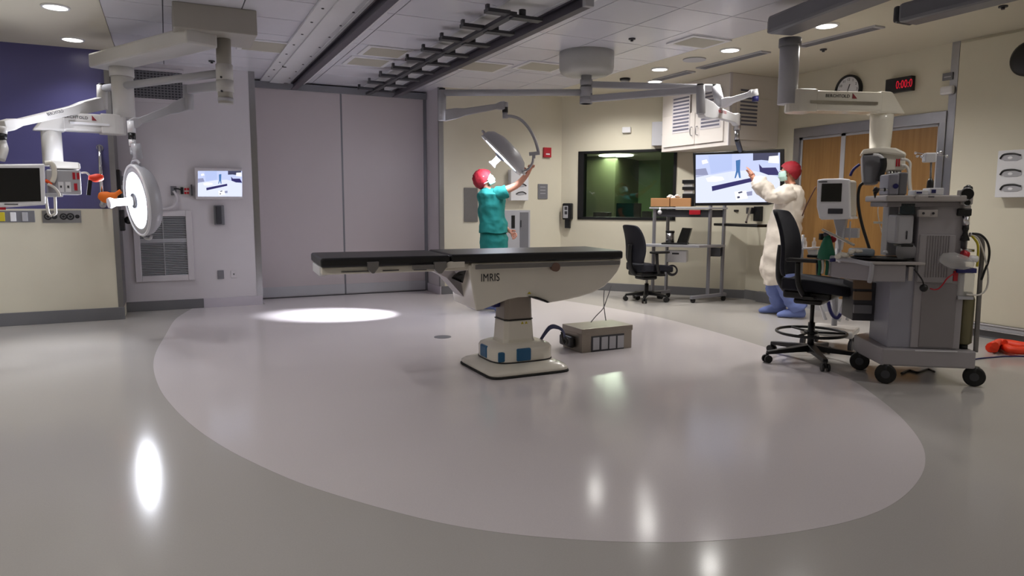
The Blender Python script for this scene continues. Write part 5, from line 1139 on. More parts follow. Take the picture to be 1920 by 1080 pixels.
for y, x in ((276, 186), (384, 192)):
    c_ = at(x, y, Y=YL-.08); mb = MB(); mb.cyl(c_, V((c_.x, YL, c_.z)), .014, n=10); mb.cyl(V((c_.x, YL-.01, c_.z)), V((c_.x, YL, c_.z)), .035, n=16); mb.build('bracket', M_steel, t)
mb = MB(); pts = [at(x, y, Y=YL-.16) for x, y in ((184, 366), (192, 368), (200, 370), (209, 369), (218, 364), (227, 358))]; mb.tube(pts, lambda s_: .02+.045*math.sin(PI*min(1, s_*1.25))**.7 if s_ < .8 else .024, 12)
for v in mb.bm.verts: v.co.y = YL-.16+(v.co.y-YL+.16)*.6
solo(mb.build('orange_pouch', M_orange3), 'orange fabric pouch hooked behind the handle of the lit surgical lamp', 'pouch')
t = thing('key_rack', 'tall black rack holding small items beside the corner of the purple wall', 'rack', at(216, 374, Y=YB))
zz_ = at(216, 319, Y=9.3).z, at(216, 374, Y=9.3).z; mb = MB(); mb.box((xe+.006, 9.14, zz_[1]), (xe+.04, 9.5, zz_[0])); mb.build('backboard', M_black, t, bevel=.004)
for k in range(3): mb = MB(); z_ = zz_[0]-.09-.1*k; mb.box((xe+.04, 9.2+.06*k, z_-.03), (xe+.07, 9.34+.06*k, z_+.02)); mb.build('rack_item', M_grey if k != 1 else M_white, t, bevel=.003)
t = thing('blood_pressure_gauge', 'black wall unit with a bulb half hidden behind the lit lamp', 'gauge', at(218, 430, Y=YB))
z_ = at(217, 413, Y=9.3).z; mb = MB(); mb.box((xe+.006, 9.2, z_-.12), (xe+.05, 9.4, z_+.12)); mb.build('mount', M_black, t, bevel=.004)
c_ = V((xe+.09, 9.3, z_)); mb = MB(); mb.sphere(c_, .045, (1, .8, 1), 10); mb.build('bulb', M_black, t)
# --- back-left wall: upper grille, big louver, screen, plates
t = thing('upper_vent_grille', 'dark patterned vent grille high on the wall behind the left column', 'air vent', at(296, 190, Y=YB))
onY(241, 128, 346, 193, YB, .015).build('vent_frame', M_lav, t, bevel=.004)
onY(246, 134, 342, 185, YB, .018).build('dark_mesh', M_dgrey, t)
mb = MB(); za, zb_ = at(294, 134, Y=YB-.02).z, at(294, 185, Y=YB-.02).z; xa, xb = at(246, 160, Y=YB-.02).x, at(342, 160, Y=YB-.02).x
for k in range(10):
    z_ = zb_+(za-zb_)*(k+.5)/10; mb.box((xa, YB-.024, z_-.006), (xb, YB-.019, z_+.006))
for k in range(15):
    x_ = xa+(xb-xa)*(k+.5)/15; mb.box((x_-.006, YB-.026, zb_), (x_+.006, YB-.021, za))
mb.build('mesh_bars', M_grey, t)
t = thing('large_louver_grille', 'tall white framed louver grille low on the wall behind the lit lamp', 'air vent', at(307, 527, Y=YB))
xa, xb = at(251, 460, Y=YB).x, at(362, 460, Y=YB).x; za, zb_ = at(307, 395, Y=YB).z, at(307, 527, Y=YB).z; f_ = .07
mb = MB(); mb.box((xa, YB-.03, zb_), (xa+f_, YB, za)); mb.box((xb-f_, YB-.03, zb_), (xb, YB, za)); mb.box((xa+f_, YB-.03, zb_), (xb-f_, YB, zb_+f_)); mb.box((xa+f_, YB-.03, za-f_), (xb-f_, YB, za)); mb.build('grille_frame', M_lav, t, bevel=.006)
mb = MB(); mb.box((xa+f_, YB-.004, zb_+f_), (xb-f_, YB, za-f_)); mb.build('grille_back', M_dgrey, t)
mb = MB(); n_ = 34
for k in range(n_):
    z_ = zb_+f_+(za-zb_-2*f_)*(k+.5)/n_
    if k in (19, 20): mb.box((xa+f_, YB-.02, z_-.012), (xb-f_, YB-.006, z_+.012)); continue
    mb.hexa([(xa+f_, YB-.022, z_-.010), (xb-f_, YB-.022, z_-.010), (xb-f_, YB-.004, z_-.0), (xa+f_, YB-.004, z_-.0), (xa+f_, YB-.022, z_-.006), (xb-f_, YB-.022, z_-.006), (xb-f_, YB-.004, z_+.004), (xa+f_, YB-.004, z_+.004)])
mb.box(((xa+xb)/2-.004, YB-.024, zb_+f_), ((xa+xb)/2+.004, YB-.006, za-f_)); mb.build('louver_blades', M_lgrey, t)
t = thing('wall_screen', 'small lavender framed screen lit with the live room view, left of the tall doors', 'monitor', at(411, 375, Y=YB))
onY(365.5, 315, 455, 374, YB, .06).build('housing', M_lav, t, bevel=.01)
FW_ = Frame((0, YB-.06), 0); picture(FW_, t, lambda u, v: (371+u*83, 320.5+v*48+0*u), -.002)
onY(358, 346, 361, 367, YB, .05).build('side_tab', M_dgrey, t)
for x0, x1, lb, m_ in ((320, 331, 'grey data outlet plate left of the red outlet on the wall', M_grey), (336, 355, 'beige plate with red outlets on the wall beside the small screen', M_offw)):
    t = thing('wall_outlet', lb, 'outlet', at((x0+x1)/2, 366, Y=YB)); onY(x0, 349, x1, 366, YB, .012).build('cover', m_, t, bevel=.002)
    if m_ is M_offw:
        for yy in (352.5, 359.5):
            for xx in (345.5, 350.5): onY(xx, yy, xx+4, yy+4.5, YB, .016).build('red_socket', M_red, t)
        onY(338.5, 351, 344, 364, YB, .03).build('plug', M_black, t, bevel=.004)
mb = MB(); mb.tube([at(x, y, Y=YB-.03) for x, y in ((326, 354), (333, 354), (340, 356))], .008, 6); solo(mb.build('short_cable', M_black), 'short black cable linking the two outlet plates', 'cable')
mb = MB(); mb.tube([at(x, y, Y=YB-.04) for x, y in ((325, 358), (330, 366), (331, 376), (326, 386), (316, 391), (300, 393), (285, 394))], .016, 8); solo(mb.build('grey_conduit', M_lav), 'pale cable curving down from the outlet to the louver grille top', 'cable')
t = thing('wall_phone', 'slim grey wall phone below the small lit screen', 'phone', at(411, 422, Y=YB))
onY(401.5, 385, 421, 422, YB, .05).build('cradle', M_grey, t, bevel=.008); onY(405, 386, 416, 420, YB, .07).build('receiver', M_dgrey, t, bevel=.01)
onY(408, 507, 420, 523, YB, .012).build('dummy', M_grey, None, bevel=.002); o = COL.objects['dummy']; o.name = 'blank_wall_plate'; solo(o, 'small dark grey plate low on the wall left of the tall doors', 'wall plate')
t = thing('wall_outlet', 'small pale outlet with one dark hole, lowest beside the tall doors', 'outlet', at(438, 521, Y=YB)); onY(433, 507, 444, 521, YB, .008).build('cover', M_lav, t, bevel=.002); onY(437.5, 512.5, 439.5, 515.5, YB, .011).build('socket_hole', M_dgrey, t)
# --- back-right wall (behind the person in scrubs)
solo(onY(871, 352, 896, 416, YB, .02).build('steel_wall_panel', M_dsteel, bevel=.003), 'flat dull steel panel on the wall behind the person in teal scrubs', 'wall panel')
def glove_holder(t, F, boxpx, slots, th, wall):
    pass
t = thing('glove_box_holder', 'white glove box holder on the wall just under the raised bare arm', 'glove holder', at(974, 376, Y=YB))
onY(958, 318, 991, 376, YB, .10).build('holder_box', M_white, t, bevel=.006)
for y in (346, 361):
    mb = MB(); P_ = [at(x, yy, Y=YB-.102) for x, yy in ((968, y+3), (973, y-.5), (981, y-1), (987, y+1.5), (981, y+4), (973, y+5))]
    mb.prism(P_, (0, -.004, 0)); mb.use(M_black); mb.tube([at(x, yy, Y=YB-.106) for x, yy in ((968, y+3), (973, y-.3), (981, y-1), (987, y+2.5))], .008, 6); mb.build('glove_slot', M_lgrey, t)
t = thing('recessed_cabinet', 'grey recessed steel cabinet with a dark viewing slot behind the person in scrubs', 'cabinet', at(970, 470, Y=YB))
onY(945, 394, 994, 474, YB, .03).build('cabinet_frame', M_lgrey, t, bevel=.004); onY(975, 398, 991, 474, YB, .036).build('door_panel', M_grey, t, bevel=.003)
onY(959.5, 404, 965.5, 428, YB, .04).build('viewing_slot', M_black, t); onY(976, 413, 978, 426, YB, .045).build('handle', M_dgrey, t)
def pull(x0, y0, x1, y1, Yp, lb):
    t = thing('fire_alarm_pull', lb, 'fire alarm', at((x0+x1)/2, y1, Y=Yp)); onY(x0, y0, x1, y1, Yp, .04).build('body', M_red, t, bevel=.005)
    onY(x0+4, (y0+y1)/2+2, x1-3, (y0+y1)/2+4.5, Yp, .045).build('label_bar', M_white, t)
pull(1020, 276.5, 1034, 295, YB, 'dark red fire alarm pull station right of the raised hand')
t = thing('wall_sign', 'grey rectangular wall sign between the raised arm and the soap dispenser', 'sign', at(1018, 373, Y=YB)); onY(1009, 345, 1027, 373, YB, .012).build('sign_plate', M_grey, t, bevel=.002)
for y in (350, 356, 362): onY(1013, y, 1023, y+1.3, YB, .014).build('text_line', M_lgrey, t)
# --- chamfer wall
FCw = FC
def cb(x0, y0, x1, y1, th, back=0): mb = MB(); FC.box(mb, x0, y0, x1, y1, -th, back, ref=-th); return mb
t = thing('soap_dispenser', 'black and grey soap dispenser on the wall left of the window', 'dispenser', FC.w(1062, 428, 0))
cb(1053.5, 381, 1071, 412, .1).build('dispenser_body', M_black, t, bevel=.02); cb(1055.5, 386, 1064.5, 409, .108).build('front_cover', M_lgrey, t, bevel=.006)
for y in (387.5, 396): cb(1058.5, y, 1063.5, y+6, .112).build('dark_icon', M_dgrey, t, bevel=.003)
cb(1058.5, 411, 1068, 428, .06).build('nozzle', M_black, t, bevel=.008)
solo(cb(1166, 238, 1182, 249, .04).build('thermostat', M_white, bevel=.01), 'small white thermostat above the dark window', 'thermostat')
t = thing('junction_box', 'pale grey metal box on the wall left of the louvered cabinet', 'box', FC.w(1234, 278, 0)); cb(1222, 228, 1246, 273, .12).build('box_body', M_lgrey, t, bevel=.006); cb(1241, 251, 1244, 255, .135).build('latch', M_dgrey, t)
# things in the control room seen through the glass
def ctrl(nm, m, x0, y0, x1, y1, b, d, lb, cat): mb = MB(); FC.box(mb, x0, y0, x1, y1, b, b+d, ref=b); return solo(mb.build(nm, m, bevel=.01), lb, cat)
o = ctrl('control_monitor', M_black, 1155, 381, 1201, 411, .8, .06, 'dark monitor back seen through the window, tallest in the control room', 'monitor')
mb = MB(); FC.box(mb, 1172, 411, 1184, 425, .82, .86, ref=.82); ob = mb.build('monitor_foot', M_black, o)
ctrl('desk_phone', M_dgrey, 1203, 396, 1218, 411, .8, .15, 'small dark phone right of the monitor in the control room', 'phone')
ctrl('desk_monitor', M_dgrey, 1112, 398, 1140, 411, 1.2, .2, 'low dark unit left of the monitor in the control room', 'electronic unit')
a0q = FC.px(1100, 405, .6)[0]; zq = FC.px(1178, 411, .8)[1]-.0
mb = MB(); FC.lbox(mb, -.4, 2.0, .5, 1.5, zq-.06, zq-.02) ; t = thing('control_desk', 'dark desk along the window inside the control room', 'desk', FC.P(.8, 1, 0)); mb.build('desk_top', M_dgrey, t, bevel=.004)
for a_ in (-.35, 1.95):
    mb = MB(); FC.lbox(mb, a_-.03, a_+.03, .55, 1.45, 0, zq-.06); mb.build('side_leg', M_dgrey, t)
c_ = FC.w(1154, 297, 1.7); mb = MB(); cz = 2.62
cc_ = FC.P(FC.px(1155, 297, 4.0)[0], 4.0, 2.335); 
t = thing('control_room_light', 'bright ceiling light seen through the upper part of the window', 'ceiling light', cc_)
mb = MB(); mb.cyl(cc_, cc_+V((0, 0, .02)), .36, n=32); mb.build('light_lens', mat('control_light_lens', (255, 255, 250), .4, emit=2.4, var=0), t)
l = bpy.data.lights.new('control_light', 'AREA'); l.energy = 26; l.size = .72; l.shape = 'DISK'; l.color = (.93, 1, .85); lo = bpy.data.objects.new('control_light', l); COL.objects.link(lo); lo.parent = t; lo.location = (0, 0, -.03)
# --- louvered ceiling cabinet
cw = at(1368, 272, X=6.43); z0c = cw.z
t = thing('louvered_cabinet', 'white ceiling-height wall cabinet with louvered doors above the big monitor', 'cabinet', (6.85, 7.5, z0c))
Y0c, Y1c = 6.90, 8.24; X0c = 6.44
M_cab = mat('cabinet_white_paint', (222, 216, 212), .45, var=.02)
mb = MB(); mb.prism([V((X0c, Y0c, z0c)), V((XR-.001, Y0c, z0c)), V((XR-.001, 7.32, z0c)), V((X0c+.12, 8.2, z0c)), V((X0c, Y1c, z0c))], (0, 0, CZ-z0c)); mb.build('cabinet_body', M_cab, t, bevel=.006)
yd = at(1303, 230, X=X0c-.02).y
def louvdoor(y0, y1, z0_, z1_, lx0, lx1, ly0, ly1):
    mb = MB(); mb.box((X0c-.02, y0, z0_), (X0c, y1, z1_)); d = mb.build('door', M_cab, t, bevel=.004)
    A_ = at(lx0, (ly0+ly1)/2, X=X0c-.02).y; B_ = at(lx1, (ly0+ly1)/2, X=X0c-.02).y; za_, zb2 = at((lx0+lx1)/2, ly0, X=X0c-.02).z, at((lx0+lx1)/2, ly1, X=X0c-.02).z
    mb = MB(); mb.box((X0c-.024, A_+.02, zb2-.02), (X0c-.02, B_-.02, za_+.02)); lp = mb.build('louver_panel', M_lav, d)
    mb = MB()
    for k in range(10):
        z_ = zb2+(za_-zb2)*(k+.5)/10; mb.box((X0c-.028, A_, z_-.014), (X0c-.023, B_, z_+.008))
    mb.build('louver_slots', mat('louver_slot_grey', (104, 104, 122), .5), lp)
    mb = MB(); yh = y0+.05 if y0 > 7.5 else y1-.05; mb.tube([V((X0c-.02, yh, z0_+.12)), V((X0c-.05, yh, z0_+.13)), V((X0c-.05, yh, z0_+.22)), V((X0c-.02, yh, z0_+.23))], .006, 6); mb.build('handle', M_steel, d)
louvdoor(yd+.005, Y1c-.05, z0c+.06, CZ-.42, 1263, 1292, 181, 246); louvdoor(Y0c+.08, yd-.005, z0c+.06, CZ-.42, 1316, 1350, 170, 238)
mb = MB(); mb.box((X0c-.01, Y0c-.015, z0c), (X0c+.03, Y0c, CZ)); mb.build('corner_post', M_lav, t)
mb = MB(); mb.box((6.55, Y0c-.018, z0c+.08), (7.12, Y0c, CZ-.3)); d = mb.build('door', M_cab, t, bevel=.004)
mb = MB(); A_ = at(1388, 200, Y=Y0c-.02); B_ = at(1420, 200, Y=Y0c-.02); za_, zb2 = at(1404, 166, Y=Y0c-.02).z, at(1404, 237, Y=Y0c-.02).z
for k in range(10):
    z_ = zb2+(za_-zb2)*(k+.5)/10; mb.box((A_.x, Y0c-.024, z_-.014), (B_.x, Y0c-.018, z_+.008))
mb.build('louver_slots', MATS['louver_slot_grey'], d)
# --- right wall
t = thing('wall_clock', 'round black rimmed clock on the right wall, lower half hidden by the boom arm', 'clock', at(1590, 188, X=XR))
cc_ = at(1590, 169, X=XR-.03); R_ = .175
mb = MB(); mb.lathe(V((XR, cc_.y, cc_.z)), (-1, 0, 0), [(0, R_), (.045, R_), (.05, R_-.008), (.05, R_-.02), (.03, R_-.024)], 40, cap=False); mb.build('rim', M_black, t)
mb = MB(); mb.cyl(V((XR, cc_.y, cc_.z)), V((XR-.03, cc_.y, cc_.z)), R_-.02, n=40); fc_ = mb.build('clock_face', M_white, t)
for h in range(12):
    a_ = 2*PI*h/12; p = V((XR-.032, cc_.y-math.sin(a_)*-1*-(R_-.05), cc_.z+math.cos(a_)*(R_-.05)))
    text(str(h if h else 12), 'numeral', M_tape, fc_, V((XR-.031, cc_.y-math.sin(a_)*(R_-.055), cc_.z+math.cos(a_)*(R_-.055))), (0, -1, 0), (0, 0, 1), .04)
for ln, an, w_ in ((.07, math.radians(20), .006), (.11, math.radians(185), .004)):
    mb = MB(); c3 = V((XR-.034, cc_.y, cc_.z)); mb.beam(c3, c3+V((0, -math.sin(an)*ln, math.cos(an)*ln)), .003, w_*2, up=(1, 0, 0)); mb.build('hand', M_black, fc_)
t = thing('digital_clock', 'black wall clock display with red digits beside the round clock', 'digital clock', at(1684, 172, X=XR))
onX(1660, 145.5, 1708, 172.5, .07).build('housing', M_black, t, bevel=.004)
c3 = at(1695, 158, X=XR-.071); text('0:00:0', 'red_digits', M_redled, t, V((XR-.0715, c3.y, c3.z)), (0, -1, 0), (0, 0, 1), .12, font_scale=.62)
t = thing('nameplate', 'small grey plate high on the right wall beside the steel trim', 'sign', at(1776, 150, X=XR)); onX(1767, 136.5, 1786, 150, .02).build('plate', M_grey, t, bevel=.002); onX(1770, 143, 1783, 145, .022).build('text_line', M_lgrey, t)
solo(onX(1761, 161, 1785, 177, .06).build('emergency_sensor', M_white, bevel=.02), 'rounded white sensor box on the right wall under the grey plate', 'sensor')
t = thing('glove_box_holder', 'three-slot white glove box holder on the wall at the right edge', 'glove holder', at(1895, 370, X=XR-.03))
XH = XR-.03; onX(1868, 281, 1934, 370, .11, Xp=XH).build('holder_box', M_white, t, bevel=.006)
for y in (295, 325, 353):
    mb = MB(); pp = [(1874, y+1), (1882, y-6), (1900, y-7.5), (1914, y-5), (1916, y+2), (1908, y+6), (1884, y+6.5)]
    P_ = [at(px, py, X=XH-.112) for px, py in pp]; mb.use(M_lgrey); mb.prism(P_, (-.003, 0, 0)); mb.use(M_black)
    mb.tube([at(px, py, X=XH-.118) for px, py in ((1875, y+3), (1882, y-5), (1900, y-7), (1914, y-4))], .008, 6); mb.use(M_white); mb.sphere(at(1895, y+1, X=XH-.105), .03, (.4, 1.6, .8), 6)
    mb.build('glove_slot', M_lgrey, t)
c3 = at(1931, 110, X=XR-.03); mb = MB(); mb.lathe(V((XH, c3.y, c3.z)), (-1, 0, 0), [(0, .16), (.03, .16), (.05, .13), (.05, .01)], 32); solo(mb.build('black_wall_disc', M_black), 'dark round fitting on the wall cut by the right edge', 'wall fitting')
# floor drain
c3 = at(830, 632, Z=0); mb = MB(); mb.cyl((c3.x, c3.y, .0012), (c3.x, c3.y, .004), .085, n=32); solo(mb.build('floor_access_cover', M_grey), 'small flat grey round cover in the pale floor left of the table base', 'floor cover')
# ================================================================ PEOPLE
def skin_mesh(name, verts, edges, m, parent, root=0, sub=2):
    bm = bmesh.new(); lay = bm.verts.layers.skin.verify(); W_ = WM[parent.name].inverted(); vs = []
    for i, (p, r) in enumerate(verts):
        v = bm.verts.new(W_ @ V(p)); rr = r if isinstance(r, tuple) else (r, r); v[lay].radius = rr; v[lay].use_root = (i == root); vs.append(v)
    for a, b in edges: bm.edges.new((vs[a], vs[b]))
    me = bpy.data.meshes.new(name); bm.to_mesh(me); bm.free(); me.materials.append(m)
    o = bpy.data.objects.new(name, me); COL.objects.link(o); o.parent = parent; WM[o.name] = WM[parent.name].copy()
    s = o.modifiers.new('skin', 'SKIN'); s.use_smooth_shade = True; s.branch_smoothing = .3
    q = o.modifiers.new('sub', 'SUBSURF'); q.levels = sub; q.render_levels = sub
    return o
def chain(verts, edges, start, pts):
    prev = start
    for p, r in pts:
        verts.append((V(p), r)); edges.append((prev, len(verts)-1)) if prev is not None else None; prev = len(verts)-1
    return prev
def hand(verts, edges, wrist_i, wrist, fdir, side, palm_n, curl, s=1.0):
    """palm and five unequal bent fingers; fdir towards the knuckles, side towards the thumb, palm_n out of the palm"""
    fdir, side, palm_n = V(fdir).normalized(), V(side).normalized(), V(palm_n).normalized()
    pc = chain(verts, edges, wrist_i, [(wrist+fdir*.035*s, (.026*s, .02*s)), (wrist+fdir*.07*s, (.032*s, .018*s))])
    base = wrist+fdir*.085*s
    for k, (off, ln) in enumerate(((.030, .072), (.010, .08), (-.011, .075), (-.030, .06))):
        c1, c2, c3 = curl*.6, curl*1.3, curl*1.9; p = base+side*off*s; pts = [(p, .0105*s)]
        for c, f in ((c1, .42), (c2, .33), (c3, .25)):
            p = p+(fdir*math.cos(c)+palm_n*math.sin(c))*ln*f*s; pts.append((p, .0088*s))
        chain(verts, edges, pc, pts)
    t0 = wrist+fdir*.03*s+side*.03*s; d = (side*.7+fdir*.6+palm_n*.45).normalized()
    chain(verts, edges, wrist_i+1, [(t0, .013*s), (t0+d*.032*s, .0115*s), (t0+d*.032*s+(d+fdir*.4+palm_n*curl*.4).normalized()*.03*s, .0095*s)])
def folds(o, k, size=.12):
    tx = bpy.data.textures.new('cloth_folds', 'CLOUDS'); tx.noise_scale = size; tx.noise_depth = 2
    q = o.modifiers.new('sub', 'SUBSURF'); q.levels = 1; q.render_levels = 1
    d = o.modifiers.new('folds', 'DISPLACE'); d.texture = tx; d.strength = k; d.mid_level = .5; d.texture_coords = 'GLOBAL'; return o
def garment(name, rings, m, parent, axis_r, axis_d, bevel=0, wr=.006, n=28, caps=True, seed=1):
    """loft through soft elliptical rings: (centre, half width along axis_r, half depth along axis_d)"""
    rnd = random.Random(seed); ph = [rnd.uniform(0, 6) for _ in range(4)]
    mb = MB(); secs = []
    dense = []
    for i in range(len(rings)-1):
        (c0, w0_, d0), (c1, w1_, d1) = rings[i], rings[i+1]
        for k in range(4):
            s_ = k/4; s2 = s_*s_*(3-2*s_)*.5+s_*.5; dense.append((V(c0).lerp(V(c1), s_), w0_+(w1_-w0_)*s2, d0+(d1-d0)*s2))
    dense.append((V(rings[-1][0]), rings[-1][1], rings[-1][2]))
    for j, (c, w, d) in enumerate(dense):
        row = []
        for k in range(n):
            a = 2*PI*k/n; q = 1+wr/.15*(math.sin(5*a+ph[0]+j*.35)+.7*math.sin(9*a+ph[1]-j*.5)+.6*math.sin(3*a+j*.8+ph[2]))*.35
            row.append(c+V(axis_r)*(w*q*math.cos(a))+V(axis_d)*(d*q*math.sin(a))+V((0, 0, .006*math.sin(4*a+ph[3]+j*.6))))
        secs.append(row)
    loft(mb, secs, cap=caps, smooth=True)
    return folds(mb.build(name, m, parent), wr*4.5)
def head_parts(t, hc, fwd, up, hair_m=None):
    """ears, eyes, nose for a head of radius ~0.1 centred at hc"""
    side = V(fwd).cross(V(up)).normalized()
    mb = MB(); mb.sphere(hc+V(fwd)*.098-V(up)*.012, .017, (1, 1, 1.3), 8); mb.build('nose', M_skin, t)
    for s_ in (-1, 1):
        mb = MB(); mb.sphere(hc+V(fwd)*.085+side*s_*.034+V(up)*.015, .0125, n=8); mb.use(M_black); mb.sphere(hc+V(fwd)*.094+side*s_*.036+V(up)*.015, .0062, n=6); mb.build('eye', M_white, t)
        mb = MB(); mb.sphere(hc-V(fwd)*.005+side*s_*.082-V(up)*.01, .024, (.5, .5, 1.2), 8); mb.build('ear', M_skin, t)

# ---- person in teal scrubs, right arm raised to the lamp
DM = 8.58
def pm(x, y, d=0): return at(x, y, D=DM+d)
rt1 = V((math.cos(YAW-.45*0), -math.sin(YAW), 0)); b3 = at(922, 583, Z=0)
rt1 = V((b3.y, -b3.x, 0)).normalized(); dp1 = V((b3.x, b3.y, 0)).normalized(); UP = V((0, 0, 1))
t = thing('person', 'person in teal scrubs and red cap raising one bare arm to the tipped lamp', 'person', (b3.x, b3.y, 0))
hv, he = [], []
fw1 = (rt1*.86+dp1*.1+UP*.42).normalized(); up1 = (UP*.9-rt1*.42).normalized()
pel = pm(923, 462); 
hv.append((pel, (.13, .11)))
top_ = chain(hv, he, 0, [(pm(922, 432), (.115, .10)), (pm(921, 400), (.125, .11)), (pm(922, 374), (.13, .115)), (pm(917, 362), (.085, .085))])
nk = chain(hv, he, top_, [(pm(912, 354), .055), (pm(909, 348), .052), (pm(907, 341), (.085, .085)), (pm(908, 333), (.094, .094)), (pm(907, 326), (.07, .07))])
hcen = pm(908, 336)
# raised arm (near side), the other arm hanging on the far side
sh = 3
i = chain(hv, he, sh, [(pm(936, 360, -.13), .058), (pm(950, 356, -.14), .05), (pm(968, 348, -.14), .043), (pm(975, 342, -.14), .04), (pm(984, 332, -.2), .036), (pm(991, 323, -.27), .027)])
wr1 = pm(991, 323, -.27); hand(hv, he, i, wr1, (pm(999, 308, -.32)-wr1), -rt1, dp1*.9-rt1*.2-UP*.1, 1.3)
i = chain(hv, he, sh, [(pm(928, 364, .16), .056), (pm(932, 385, .2), .046), (pm(935, 408, .2), .04), (pm(943, 422, .14), .036), (pm(954, 433, .06), .027)])
wr2 = pm(954, 433, .06); hand(hv, he, i, wr2, (pm(965, 441, .0)-wr2), rt1*.5+UP*.5, -rt1*.4-UP*.3-dp1*.3, .5)
# legs
for (s_, kx, fx) in ((-1, 930, 938), (1, 915, 908)):
    d_ = .10*s_; foot_c = V((b3.x, b3.y, 0))+rt1*((fx-922)/152.)+dp1*d_
    kn = V((b3.x, b3.y, .48))+rt1*((kx-922)/152.+.02)+dp1*d_
    chain(hv, he, 0, [(pel+dp1*d_-UP*.06, .095), ((pel+dp1*d_)*.5+kn*.5, .082), (kn, .06), (kn*.5+foot_c*.5+UP*.04, .055), (foot_c+UP*.09, .042), (foot_c+UP*.045+rt1*.06, .04), (foot_c+UP*.035+rt1*.15, .03)])
body = skin_mesh('body', hv, he, M_skin, t)
head_parts(t, hcen, fw1, up1)
# clothes
garment('scrub_shirt', [(pm(912, 353), .055, .07), (pm(914, 357), .10, .15), (pm(921, 364), .17, .21), (pm(922, 380), .165, .19), (pm(922, 405), .165, .17), (pm(924, 420), .175, .175), (pm(925, 436), .185, .18)], M_teal, t, rt1, dp1, wr=.010, caps=False)
mb = MB(); mb.tube([pm(930, 362, -.1), pm(942, 361, -.14), pm(951, 358, -.145)], lambda s_: .085-.005*s_, 16); folds(mb.build('sleeve', M_teal, t), .025, .08)
mb = MB(); mb.tube([pm(924, 364, .13), pm(933, 380, .19), pm(938, 392, .2)], lambda s_: .082-.01*s_, 16); folds(mb.build('sleeve', M_teal, t), .025, .08)
hipb = pm(927, 474)
tr = [(pm(925, 434), .165, .16), (pm(926, 452), .175, .175), (pm(926, 470), .17, .18), (pm(926, 480), .15, .17)]
garment('trousers', tr, M_teal, t, rt1, dp1, wr=.008)
for (s_, kx, fx) in ((-1, 930, 938), (1, 915, 908)):
    d_ = .10*s_; fc_ = V((b3.x, b3.y, 0))+rt1*((fx-922)/152.)+dp1*d_; kn = V((b3.x, b3.y, .48))+rt1*((kx-922)/152.+.02)+dp1*d_
    mb = MB(); mb.tube([pel+dp1*d_-UP*.05, (pel+dp1*d_)*.5+kn*.5, kn, kn*.5+fc_*.5+UP*.05, fc_+UP*.09], lambda s2: .125-.035*s2, 16); folds(mb.build('trouser_leg', M_teal, t), .03)
    mb = MB(); loft(mb, [[fc_+rt1*a_+dp1*(w_*c)+UP*h for (c, h) in ((-1, .003), (1, .003), (1, hh*.6), (.5, hh), (-.5, hh), (-1, hh*.6))] for a_, w_, hh in ((-.08, .035, .09), (-.02, .045, .12), (.06, .045, .09), (.14, .05, .065), (.2, .03, .04))], smooth=True); mb.build('shoe_cover', M_blue, t, sub=1)
# cap: back and top of the head, with ties; mask over the nose and mouth
def cap_mesh(t, hc, fwd, up, R_, m, cov=112, name='cap'):
    bm = MB(); side = V(fwd).cross(V(up)).normalized(); n, k_ = 24, 12; rows = []
    ax = (V(up)*.75-V(fwd)*.66).normalized(); a = side; b = ax.cross(a)
    for i in range(k_+1):
        th_ = math.radians(cov)*i/k_; row = []
        for j in range(n):
            ph = 2*PI*j/n; rr = R_*(1+.04*math.sin(7*ph+i)+.03*math.sin(11*ph-i*1.3))
            row.append(bm.bm.verts.new(hc+ax*(math.cos(th_)*rr*1.05)+(a*math.cos(ph)+b*math.sin(ph))*(math.sin(th_)*rr)))
        rows.append(row)
    for i in range(k_):
        for j in range(n): f = bm.bm.faces.new((rows[i][j], rows[i][(j+1) % n], rows[i+1][(j+1) % n], rows[i+1][j])); f.smooth = True
    return bm.build(name, m, t)
cp = cap_mesh(t, hcen-fw1*.01, fw1, up1, .126, M_cap, 106)
mb = MB(); sd_ = fw1.cross(up1).normalized()
mb.tube([hcen+fw1*.08-sd_*.06*-1+up1*.0, hcen+sd_*.115-fw1*.02+up1*.03, hcen-fw1*.11+up1*.03], .006, 6); mb.tube([hcen+fw1*.08+sd_*.06-up1*.05, hcen+sd_*.12-fw1*.02-up1*.05, hcen-fw1*.10-up1*.06], .006, 6)
mb.build('mask_ties', M_white, t)
def mask_mesh(t, hc, fwd, up):
    side = V(fwd).cross(V(up)).normalized(); mb = MB(); rows = []
    for i in range(9):
        v = i/8-.5; row = []
        for j in range(13):
            a = math.radians(-78+156*j/12); r = .112-.02*abs(v)*2*abs(v)*2
            row.append(mb.bm.verts.new(hc-V(up)*.042+V(fwd)*(math.cos(a)*r*1.08+.006*math.sin(i*2.2))+side*(math.sin(a)*r*.86)+V(up)*(v*.115)))
        rows.append(row)
    for i in range(8):
        for j in range(12): f = mb.bm.faces.new((rows[i][j], rows[i][j+1], rows[i+1][j+1], rows[i+1][j])); f.smooth = True
    o = mb.build('face_mask', M_mask, t); s = o.modifiers.new('solid', 'SOLIDIFY'); s.thickness = .004; return o
mask_mesh(t, hcen, fw1, up1)

